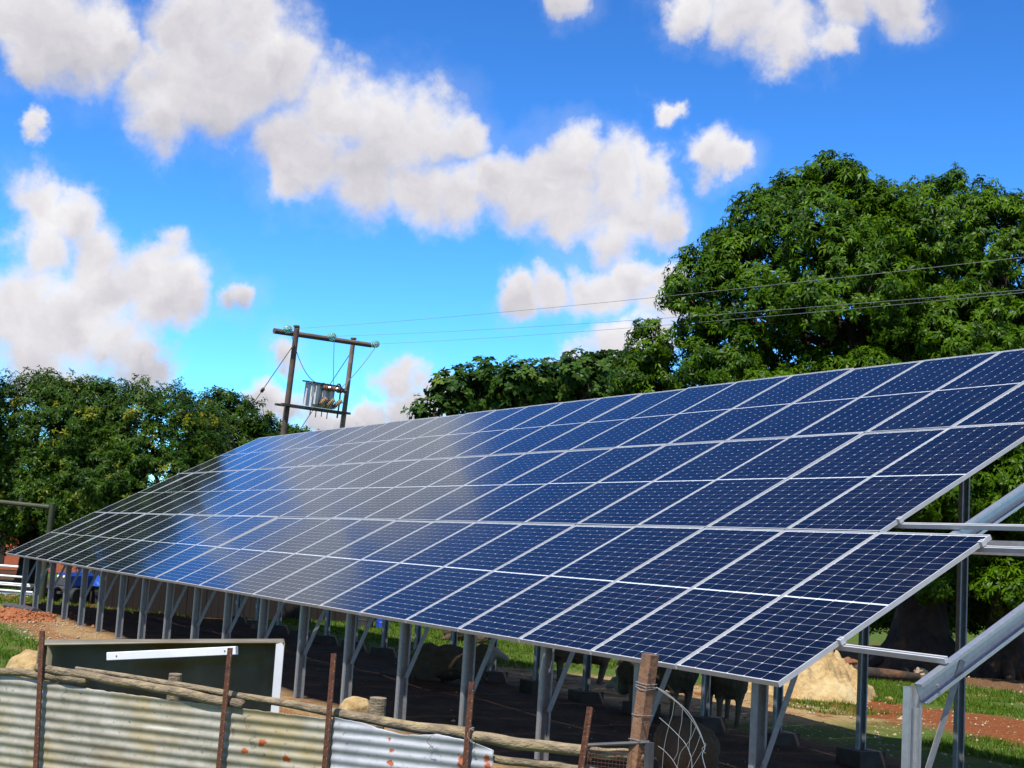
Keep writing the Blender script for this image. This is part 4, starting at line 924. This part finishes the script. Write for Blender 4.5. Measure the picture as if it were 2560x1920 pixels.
# squared timber post with bolt holes
p1 = fp(1626, 1636, 0.02); p0 = fp(1590, 1900, 0.02); d = (p1 - p0).normalized(); p0 = p1 - d * (p1.z + 0.1) / d.z
tp = thing('timber_post', 'brown squared timber gate post with bolt holes and wire bindings', 'wooden post', (p0.x, p0.y, 0))
h_ = 0.039; pr = [(-h_ + 0.006, -h_), (h_ - 0.006, -h_), (h_, -h_ + 0.006), (h_, h_ - 0.006), (h_ - 0.006, h_), (-h_ + 0.006, h_), (-h_, h_ - 0.006), (-h_, -h_ + 0.006)]
fdr = (fdir * 0.85 + fn * 0.5).normalized()
MB().prism(pr, p0, p1, fdr).build('post_body', WOODR, tp)
side = fdr.cross(d).normalized(); side = side if side.dot(fn) > 0 else -side
for (x, y) in [(1624, 1687), (1608, 1798)]:
    c = Vector(onplane(x, y, np.array(p1 + side * (h_ + 0.0005)), np.array(side))); MB().lathe([(0, 0.011), (0.002, 0.011)], c, side, 10).build('bolt_hole', RUBBER, tp)
for (y, k) in [(1709, 0), (1717, 1), (1722, 2), (1788, 3), (1847, 4)]:
    s_ = (1636 - y) / (1636 - 1900.0); c = p1.lerp(fp(1590, 1900, 0.02), s_); e = h_ + 0.004; f2 = fdr; rg = random.Random(k)
    pts = [c + f2 * a + side * b_ + d * rg.uniform(-0.008, 0.008) for a, b_ in [(-e, -e), (-e, e), (0, e + 0.002), (e, e), (e, -e), (-e, -e)]]
    MB().tube(pts, 0.0022, 5).build('wire_binding', WIREL, tp)
# mesh gate
g0 = fp(1470, 1863, 0.06); g1 = fp(1624, 1856, 0.06); gg = thing('mesh_gate', 'small dark tube-framed gate covered in fine wire mesh', 'gate', Vector((g0.x, g0.y, 0)))
gdir = (g1 - g0); gdir.z = 0; gl = gdir.length; gdir.normalize(); zt = (g0.z + g1.z) / 2
MB().tube([g0, g1], 0.012, 8).build('top_bar', DARKM, gg)
MB().box((g1 + Vector((0, 0, -g1.z / 2))), (0.04, 0.04, g1.z), None).build('side_bar', DARKM, gg)
wm = MB()
for k in range(int(gl / 0.022) + 1):
    p = g0 + gdir * 0.022 * k; wm.tube([Vector((p.x, p.y, 0.1)), Vector((p.x, p.y, g0.z + (g1.z - g0.z) * 0.022 * k / gl))], 0.0009, 3, False)
z = 0.1
while z < min(g0.z, g1.z): wm.tube([Vector((g0.x, g0.y, z)), Vector((g1.x, g1.y, z))], 0.0009, 3, False); z += 0.022
o = wm.build('wire_mesh', RUST, gg); o['kind'] = 'stuff'
# drooping netting by the post
nt_ = thing('wire_netting', 'drooping loose wire netting curving from the timber post to the ground', 'wire netting', Vector((p0.x, p0.y, 0)))
def strand(pts, r=0.0020, o=0.02):
    P = [fp(x, y, o) for x, y in pts]; Q = []
    n = len(P)
    for i in range(n - 1):
        a = P[max(i - 1, 0)]; b_ = P[i]; c = P[i + 1]; d_ = P[min(i + 2, n - 1)]
        for k in range(6):
            t = k / 6; Q.append(0.5 * ((2 * b_) + (-a + c) * t + (2 * a - 5 * b_ + 4 * c - d_) * t * t + (-a + 3 * b_ - 3 * c + d_) * t ** 3))
    Q.append(P[-1]); MB().tube(Q, r, 5).build('strand', WIREL, nt_)
strand([(1640, 1718), (1662, 1730), (1690, 1752), (1722, 1782), (1745, 1820), (1757, 1850), (1762, 1870), (1756, 1890), (1768, 1935)], 0.0024)
strand([(1645, 1722), (1685, 1750), (1706, 1770), (1735, 1808), (1752, 1840), (1760, 1860)])
strand([(1648, 1794), (1672, 1815), (1697, 1840), (1715, 1862), (1728, 1895), (1730, 1930)])
strand([(1645, 1865), (1662, 1878), (1683, 1902), (1700, 1935)])
for pts in [[(1686, 1752), (1680, 1790), (1672, 1815), (1660, 1870), (1655, 1930)], [(1706, 1772), (1704, 1805), (1697, 1840), (1694, 1880), (1683, 1902)], [(1728, 1800), (1727, 1835), (1724, 1850), (1722, 1875)],
            [(1740, 1816), (1728, 1845), (1716, 1862), (1700, 1885), (1692, 1930)], [(1752, 1836), (1740, 1870), (1728, 1895), (1715, 1935)], [(1755, 1878), (1742, 1900), (1730, 1920)], [(1757, 1855), (1765, 1862), (1755, 1872), (1764, 1884)]]:
    strand(pts, 0.0013)

# ------------------------------------------------------------------ fibreglass shell lying on its side
cd = 10.9
cdir = Vector(ray(610, 1650)); cdir.z = 0; cdir.normalize(); pc = at(405, 1608, 10.75)
q0 = Vector(onplane(98, 1608, pc, np.array(cdir))); q1 = Vector(onplane(712, 1606, pc, np.array(cdir))); cx_ = (q1 - q0); cx_.z = 0; cl_ = cx_.length; cx_.normalize(); cy_ = cdir
zt0, zt1 = q0.z, q1.z
org = Vector((q0.x, q0.y, 0)); sh = thing('canopy_shell', 'stained fibreglass pickup canopy lying on its side behind the fence, open towards the viewer', 'canopy', org)
def cs(x, y, z): return org + cx_ * x + cy_ * y + Vector((0, 0, z))
def ztop(x): return zt0 + (zt1 - zt0) * x / cl_
def panel_grid(f, nu, nv):
    V = [f(i / nu, j / nv) for i in range(nu + 1) for j in range(nv + 1)]
    F = [(i * (nv + 1) + j, (i + 1) * (nv + 1) + j, (i + 1) * (nv + 1) + j + 1, i * (nv + 1) + j + 1) for i in range(nu) for j in range(nv)]
    return V, F
def shell_pt(u, w):
    # u across 0..1 of the width, w from the rim of the top (0) over the curve down the back (1)
    x = u * cl_; r = 0.09; dep = 0.5
    top = ztop(x)
    if w < 0.3: return cs(x, dep * w / 0.3 * 0.8, top - 0.005 * w)
    if w < 0.5: a = (w - 0.3) / 0.2 * math.pi / 2; return cs(x, dep * 0.8 + 0.084 * math.sin(a), top - 0.084 * (1 - math.cos(a)))
    s_ = (w - 0.5) / 0.5; zz = (top - 0.084) * (1 - s_)
    rec = 0.03 * (1 if (0.36 < u < 0.93 and zz < top - 0.20) else 0)
    return cs(x, dep * 0.8 + 0.084 + rec, zz)
V, F = panel_grid(shell_pt, 90, 60); s_ = MB().add(V, F).build('moulded_panel', FIBRE, sh, smooth=True); md = s_.modifiers.new('t', 'SOLIDIFY'); md.thickness = 0.006
V, F = panel_grid(lambda u, w: cs(cl_ - 0.004 - 0.05 * (w ** 3), u * 0.42, max(0.0, (zt1 - 0.004) * (1 - w))), 10, 20); s_ = MB().add(V, F).build('side_wall', FIBRE, sh, smooth=True); md = s_.modifiers.new('t', 'SOLIDIFY'); md.thickness = 0.006
V, F = panel_grid(lambda u, w: cs(0.0, u * 0.42, (zt0 - 0.004) * (1 - w)), 10, 20); s_ = MB().add(V, F).build('side_wall', FIBRE, sh, smooth=True); md = s_.modifiers.new('t', 'SOLIDIFY'); md.thickness = 0.006
# rounded white rim
MB().tube([cs(0.0, 0, ztop(0) * 0.02), cs(0, 0, ztop(0) - 0.05), cs(0.03, 0, ztop(0) - 0.01), cs(cl_ * 0.5, 0, ztop(cl_ * 0.5)), cs(cl_ - 0.04, 0, ztop(cl_) - 0.002), cs(cl_ - 0.008, 0, ztop(cl_) - 0.03), cs(cl_ - 0.03, 0, 0.02)], 0.009, 8).build('rim', FIBRE, sh, smooth=True)
fz = zt1 - 0.004
MB().add([cs(cl_ - 0.066 + a * 0.062, b_, z) for a, z in ((0, 0), (1, 0), (1, fz - 0.03), (0.85, fz - 0.006), (0.6, fz), (0, fz - 0.01)) for b_ in (-0.022, -0.010)],
         [(0, 2, 4, 6, 8, 10), (1, 11, 9, 7, 5, 3)] + [(2 * i, 2 * i + 1, (2 * i + 3) % 12, (2 * i + 2) % 12) for i in range(6)]).build('rim_flange', WHITEP, sh)
w0 = Vector(at(270, 1641, 10.45)); w1 = Vector(at(592, 1626, 10.1)); wd = (w1 - w0).normalized()
wb = thing('white_bar', 'white painted trim bar lying across the top of the fibreglass shell', 'trim bar', w0.lerp(w1, 0.5))
pr = [(-0.030, -0.014), (-0.026, -0.018), (0.026, -0.018), (0.030, -0.014), (0.030, 0.014), (0.026, 0.018), (-0.026, 0.018), (-0.030, 0.014)]
MB().prism(pr, w0, w1, (0, 0, 1)).build('bar', WHITEP, wb)
sdv = Vector((0, 0, 1)).cross(wd).normalized(); sdv = sdv if sdv.dot(Vector(CAMC) - w0) > 0 else -sdv
for t in (0.08, 0.92): MB().lathe([(0, 0.006), (0.003, 0.006)], w0.lerp(w1, t) + sdv * 0.0185, sdv, 8).build('screw_hole', DARKM, wb)

# ------------------------------------------------------------------ sheep
def bake(ob):
    dg = bpy.context.evaluated_depsgraph_get(); me = bpy.data.meshes.new_from_object(ob.evaluated_get(dg)); bpy.data.objects.remove(ob); return me
def sheep_mesh(pose):
    bm = bmesh.new()
    def ell(c, r, rot=None):
        g = bmesh.ops.create_uvsphere(bm, u_segments=20, v_segments=12, radius=1.0)
        M_ = Matrix.Translation(c) @ (rot or Matrix.Identity(4)) @ Matrix.Diagonal((*r, 1)); bmesh.ops.transform(bm, matrix=M_, verts=g['verts'])
    def cone(a, b_, ra, rb):
        a = Vector(a); b_ = Vector(b_); d = b_ - a; g = bmesh.ops.create_cone(bm, cap_ends=True, segments=12, radius1=ra, radius2=rb, depth=d.length)
        q = Vector((0, 0, 1)).rotation_difference(d.normalized()).to_matrix().to_4x4(); bmesh.ops.transform(bm, matrix=Matrix.Translation((a + b_) / 2) @ q, verts=g['verts'])
    lie = pose == 'lie'; h = 0.27 if lie else 0.56
    ell((0.30, 0, h), (0.27, 0.23, 0.25)); ell((0, 0, h + 0.01), (0.36, 0.25, 0.26)); ell((-0.30, 0, h + 0.01), (0.27, 0.24, 0.26)); ell((-0.40, 0, h + 0.03), (0.15, 0.19, 0.20))
    hz = h + (0.20 if pose != 'graze' else -0.22); hx = 0.66
    ell((0.50, 0, (h + 0.08 + hz) / 2), (0.19, 0.13, 0.17)); ell((0.58, 0, hz - 0.02), (0.13, 0.10, 0.13)); ell((hx, 0, hz), (0.12, 0.075, 0.085)); cone((hx + 0.02, 0, hz), (hx + 0.19, 0, hz - 0.07), 0.07, 0.04); ell((hx + 0.19, 0, hz - 0.07), (0.04, 0.038, 0.036))
    for s in (-1, 1):
        ell((hx - 0.04, 0.115 * s, hz + 0.03), (0.028, 0.07, 0.018), Matrix.Rotation(-0.35 * s, 4, 'X'))
        if not lie:
            for x, bx in ((0.30, 0.0), (-0.36, -0.05)):
                cone((x, 0.12 * s, h - 0.06), (x + bx + 0.01, 0.115 * s, h - 0.26), 0.10, 0.048); cone((x + bx + 0.01, 0.115 * s, h - 0.24), (x - bx * 0.3, 0.11 * s, 0.04), 0.045, 0.026); cone((x - bx * 0.3, 0.11 * s, 0.06), (x - bx * 0.3 + 0.02, 0.11 * s, 0.0), 0.030, 0.038)
        else:
            cone((0.34, 0.17 * s, 0.12), (0.56, 0.17 * s, 0.05), 0.07, 0.03); ell((-0.30, 0.20 * s, 0.14), (0.20, 0.09, 0.13)); cone((-0.30, 0.24 * s, 0.05), (-0.05, 0.25 * s, 0.04), 0.04, 0.028)
    cone((-0.50, 0, h + 0.10), (-0.55, 0, h - 0.10), 0.045, 0.03)
    me = bpy.data.meshes.new('tmp'); bm.to_mesh(me); bm.free(); ob = bpy.data.objects.new('tmp', me); COL.objects.link(ob)
    r = ob.modifiers.new('r', 'REMESH'); r.mode = 'VOXEL'; r.voxel_size = 0.017; s = ob.modifiers.new('s', 'SMOOTH'); s.iterations = 5; s.factor = 0.5
    me = bake(ob); me.name = 'sheep_' + pose
    for v in me.vertices:
        c = v.co
        wool = c.x < 0.56 and c.z > h - 0.24
        if wool:
            n = v.normal; f = noise.fractal(c * 9, 0.9, 2.2, 3) * 0.016 + noise.noise(c * 34) * 0.006; v.co = c + n * f
    me.materials.clear(); me.materials.append(FLEECE); me.materials.append(FACE); me.materials.append(HOOF)
    for p in me.polygons:
        c = p.center; p.material_index = 1 if c.x > 0.57 and c.z > hz - 0.2 else (2 if (not lie and c.z < h - 0.22) else 0); p.use_smooth = True
    return me
SHEEP = {k: sheep_mesh(k) for k in ('stand', 'graze', 'lie')}
for pose, x, y, rz, sc, lab in [
    ('lie', 1118, 1704, 0.9, 1.0, 'dusty sheep lying in the dark shade under the middle of the array'), ('stand', 1445, 1708, 4.3, 1.02, 'dusty sheep standing side-on at the edge of the shade'),
    ('graze', 1640, 1792, 3.3, 1.12, 'sheep seen from behind, half hidden by the timber post'), ('stand', 1806, 1806, 2.65, 1.08, 'sheep seen from behind between rear posts, before the sand heap'),
    ('graze', 1706, 2020, 2.75, 0.80, 'tan sheep close behind the drooping netting, only its back showing'), ('lie', 1168, 1606, 4.1, 1.0, 'pale-faced sheep lying on the sunny grass beyond the shade')]:
    p = gpt(x, y); o = bpy.data.objects.new('sheep', SHEEP[pose]); COL.objects.link(o); o.location = p - Vector((0, 0, 0.01)); o.rotation_euler = (0, 0, rz); o.scale = (sc,) * 3
    tag(o, lab, 'sheep', 'sheep sheltering around the array')

for x, y, d, r, lab in [(72, 1700, 11.2, (0.26, 0.2, 0.24), 'cream rounded boulder left of the fibreglass shell, behind the leftmost rail'), (890, 1775, 9.9, (0.11, 0.12, 0.09), 'small cream rounded boulder behind the grey rail, beside the sawn post')]:
    p = at(x, y, d); b0 = lump('boulder', SANDY, p, r, x, 0.12); tag(b0, lab, 'boulder')
# ------------------------------------------------------------------ left end: gate rails, green frame, tractor, shed, house
p0 = gpt(120, 1515); rl = thing('gate_rails', 'white pipe rails of a stock gate at the left edge', 'gate', (p0.x, p0.y, p0.z))
for (ya, xb, yb, r) in [(1413, 46, 1417, 0.028), (1437, 60, 1443, 0.024), (1455, 74, 1462, 0.02), (1459, 76, 1466, 0.022), (1473, 82, 1481, 0.022), (1485, 104, 1487, 0.022), (1488, 82, 1494, 0.022), (1502, 100, 1511, 0.022)]:
    MB().tube([at(-120, ya - 8, 34.5), at(xb, yb, 34.0)], r, 8).build('rail', WPIPE, rl)
for x in (-60, 70):
    a = at(x, 1410, 34.2); MB().tube([a, (a[0], a[1], 0.0)], 0.028, 8).build('upright', DARKM, rl)
b0 = gpt(104, 1497); gf = thing('green_frame', 'green-painted pole frame with a crossbeam beside the left end of the panels', 'pole frame', b0)
D0 = float(np.dot(CAMM[2], np.array(b0) - CAMC)); tp1 = Vector(at(132, 1258, D0))
MB().tube([b0 - Vector((0, 0, 0.2)), tp1], [0.085, 0.07], 12).build('post', GREENP, gf)
MB().tube([at(-160, 1238, D0 + 0.5), at(124, 1268, D0)], 0.055, 10).build('crossbeam', GREENP, gf)
MB().tube([at(50, 1275, D0 + 2), at(53, 1246, D0 + 2)], 0.06, 10).build('stub', GREENP, gf)
tp2 = at(-150, 1240, D0 + 0.5); MB().tube([tp2, (tp2[0], tp2[1], -0.2)], 0.09, 10).build('post', GREENP, gf)
# dark poles stacked on the ground
for k in range(5):
    a = gpt(12, 1517 + 2 * k) + Vector((0, 0, 0.05 + 0.05 * (k // 3))); e = gpt(95 - 3 * k, 1533 + 1.5 * k) + Vector((0, 0, 0.05 + 0.05 * (k // 3)))
    tag(MB().tube([a, e], 0.045, 8).build('spare_pole', DARKM, origin=a), 'dark spare pole lying in the stack by the leftmost front post', 'pole', 'spare poles stacked on the ground')
# tractor
tr0 = ground_under(203, 33.4); ty = Vector((0.55, -0.83, 0)).normalized(); tx = Vector((-ty.y, ty.x, 0)); Rm = Matrix((ty, tx, Vector((0, 0, 1)))).transposed()
tt = thing('tractor', 'small blue tractor parked beyond the left end of the panels', 'tractor', tr0); tt.scale = (0.56, 0.56, 0.56)
def tq(x, y, z): return tr0 + ty * x + tx * y + Vector((0, 0, z))
b = MB(); b.prism([(-0.30, 0), (0.30, 0), (0.28, 0.42), (0.20, 0.55), (-0.20, 0.55), (-0.28, 0.42)], tq(-0.3, 0, 0.75), tq(1.25, 0, 0.72), tx); b.build('bonnet', BLUET, tt)
MB().box(tq(1.27, 0, 0.96), (0.05, 0.48, 0.40), Rm).build('grille', DARKM, tt)
for s in (-1, 1):
    MB().lathe([(0, 0.055), (0.03, 0.05)], tq(1.29, 0.16 * s, 1.12), ty, 12).build('headlight', WPIPE, tt)
    fw_ = bpy.data.objects.new('wheel', None); COL.objects.link(fw_); fw_.parent = tt; c = tq(0.95, 0.58 * s, 0.34); fw_.location = c - wloc(tt)
    MB().lathe([(-0.10, 0.20), (-0.10, 0.30), (-0.06, 0.34), (0.06, 0.34), (0.10, 0.30), (0.10, 0.20)], c, tx, 20).build('tyre', RUBBER, fw_); MB().lathe([(-0.07, 0.2), (0.07, 0.2)], c, tx, 16).build('rim', WPIPE, fw_)
    rw = bpy.data.objects.new('wheel', None); COL.objects.link(rw); rw.parent = tt; c = tq(-0.75, 0.68 * s, 0.62); rw.location = c - wloc(tt)
    MB().lathe([(-0.17, 0.36), (-0.17, 0.55), (-0.11, 0.62), (0.11, 0.62), (0.17, 0.55), (0.17, 0.36)], c, tx, 24).build('tyre', RUBBER, rw); MB().lathe([(-0.1, 0.36), (0.1, 0.36)], c, tx, 16).build('rim', WPIPE, rw)
    V = [tq(-0.75 + 0.72 * math.cos(a), (0.50 + w) * s, 0.62 + 0.72 * math.sin(a)) for a in np.linspace(0.2, 2.7, 10) for w in (0, 0.36)]
    fd = MB().add(V, [(2 * i, 2 * i + 1, 2 * i + 3, 2 * i + 2) for i in range(9)]).build('fender', BLUET, tt); fd.modifiers.new('t', 'SOLIDIFY').thickness = 0.02
MB().box(tq(-0.55, 0, 0.72), (0.9, 0.45, 0.4), Rm).build('gearbox', DARKM, tt); MB().box(tq(0.9, 0, 0.42), (0.14, 1.1, 0.10), Rm).build('front_axle', DARKM, tt)
MB().box(tq(-0.75, 0, 1.05), (0.42, 0.45, 0.10), Rm).build('seat', RUBBER, tt); MB().box(tq(-0.95, 0, 1.28), (0.10, 0.45, 0.42), Rm).build('backrest', RUBBER, tt)
MB().tube([tq(-0.25, 0, 1.25), tq(-0.42, 0, 1.42)], 0.02, 8).build('steering_column', DARKM, tt); MB().tube([tq(-0.42, 0, 1.42) + (tx * math.cos(a) + (ty * 0.5 + Vector((0, 0, 0.86))) * math.sin(a)) * 0.19 for a in np.linspace(0, 6.283, 17)], 0.014, 6).build('steering_wheel', RUBBER, tt)
MB().tube([tq(0.6, 0.12, 1.25), tq(0.6, 0.12, 1.85)], 0.03, 8).build('exhaust', DARKM, tt)
for s in (-1, 1): MB().tube([tq(-1.0, 0.5 * s, 0.9), tq(-1.0, 0.5 * s, 2.2)], 0.03, 8).build('roll_bar', DARKM, tt)
MB().tube([tq(-1.0, -0.5, 2.2), tq(-1.0, 0.5, 2.2)], 0.03, 8).build('roll_bar', DARKM, tt)
# low flatbed trailer
tl0 = ground_under(160, 36.0); tw = thing('trailer', 'low black flatbed trailer beside the blue tractor', 'trailer', tl0)
MB().box(tl0 + Vector((0, 0, 0.22)), (2.2, 1.5, 0.10)).build('bed', DARKM, tw)
for sx in (-1, 1):
    for sy in (-0.6, 0.6): MB().lathe([(-0.06, 0.08), (-0.06, 0.16), (0.06, 0.16), (0.06, 0.08)], tl0 + Vector((0.7 * sx, sy * 1.4, 0.16)), (1, 0, 0), 16).build('wheel', RUBBER, tw)
# low shed past the end of the array
sc_ = at(264, 1500, 32.8); SX1, SY0 = float(sc_[0]), float(sc_[1]); SX0 = SX1 - 2.0; SY1 = SY0 + 7.4
sd = thing('plank_shed', 'low dark brown plank shed behind the far end of the array', 'shed', ((SX0 + SX1) / 2, (SY0 + SY1) / 2, -0.2))
zl, zh = 2.0, 2.75
nb = 46
for q in range(nb):
    y0 = SY0 + (SY1 - SY0) * q / nb; y1 = SY0 + (SY1 - SY0) * (q + 1) / nb - 0.008; top = zl + (zh - zl) * q / nb; dx = 0.006 * (q % 3)
    MB().box((SX1 + dx, (y0 + y1) / 2, top / 2 - 0.12), (0.03, y1 - y0, top + 0.2)).build('plank', PLANKD, sd)
for y, t in ((SY0, zl), (SY1, zh)): MB().box(((SX0 + SX1) / 2, y, t / 2 - 0.12), (SX1 - SX0 - 0.05, 0.04, t + 0.2)).build('end_wall', PLANKD, sd)
MB().box((SX0, (SY0 + SY1) / 2, 1.0), (0.04, SY1 - SY0, 2.2)).build('back_wall', PLANKD, sd)
MB().add([(SX0 - 0.15, SY0 - 0.12, zl + 0.02), (SX1 + 0.2, SY0 - 0.12, zl + 0.02), (SX1 + 0.2, SY1 + 0.2, zh + 0.06), (SX0 - 0.15, SY1 + 0.2, zh + 0.06),
          (SX0 - 0.15, SY0 - 0.12, zl - 0.02), (SX1 + 0.2, SY0 - 0.12, zl - 0.02), (SX1 + 0.2, SY1 + 0.2, zh + 0.02), (SX0 - 0.15, SY1 + 0.2, zh + 0.02)],
         [(0, 1, 2, 3), (7, 6, 5, 4), (0, 4, 5, 1), (1, 5, 6, 2), (2, 6, 7, 3), (3, 7, 4, 0)]).build('roof', DARKM, sd)
# drum and bin by the shed corner
for x, y, mt, r, h, lab, nm in [(956, 1571, BLUEPL, 0.16, 0.42, 'blue plastic drum standing on the grass behind the array', 'drum'), (912, 1568, RUBBER, 0.2, 0.5, 'black drum left of the blue one, half hidden by the panels', 'drum')]:
    p = gpt(x, y); t = thing(nm, lab, 'drum', p)
    MB().lathe([(0, r * 0.94), (0.03, r), (h * 0.33, r), (h * 0.35, r * 1.05), (h * 0.38, r), (h * 0.65, r), (h * 0.67, r * 1.05), (h * 0.7, r), (h - 0.03, r), (h, r * 0.92)], p, (0, 0, 1), 18).build('barrel', mt, t, smooth=False)
    MB().lathe([(h, r * 0.9), (h + 0.02, r * 0.88)], p, (0, 0, 1), 18).build('lid', mt, t)
# brick house glimpsed through the trees
hp_ = at(20, 1390, 58); hx = Vector((hp_[0], hp_[1], 0)); hd = Vector((0.5, 0.866, 0)); hb2 = Vector((-0.866, 0.5, 0)); Rh = Matrix((hd, hb2, Vector((0, 0, 1)))).transposed()
ho = thing('brick_house', 'orange brick house glimpsed below the flowering mango trees at the left', 'house', hx)
MB().box(hx + hb2 * 2.0 + Vector((0, 0, 1.2)), (9, 4, 2.8), Rh).build('wall', BRICK, ho)
MB().prism([(-2.5, 0), (2.5, 0), (0, 1.3)], hx + hb2 * 2 - hd * 4.8 + Vector((0, 0, 2.61)), hx + hb2 * 2 + hd * 4.8 + Vector((0, 0, 2.61)), hb2).build('roof', DARKM, ho)
for k in (-2.6, 1.2):
    wn = MB().box(hx + hd * k + Vector((0, 0, 1.5)), (1.2, 0.06, 1.1), Rh).build('window', WPIPE, ho); MB().box(hx + hd * k - hb2 * 0.04 + Vector((0, 0, 1.5)), (1.0, 0.02, 0.9), Rh).build('pane', DARKM, wn)
MB().box(hx - hd * 0.6 + Vector((0, 0, 1.0)), (0.9, 0.06, 2.0), Rh).build('door', PLANKD, ho)
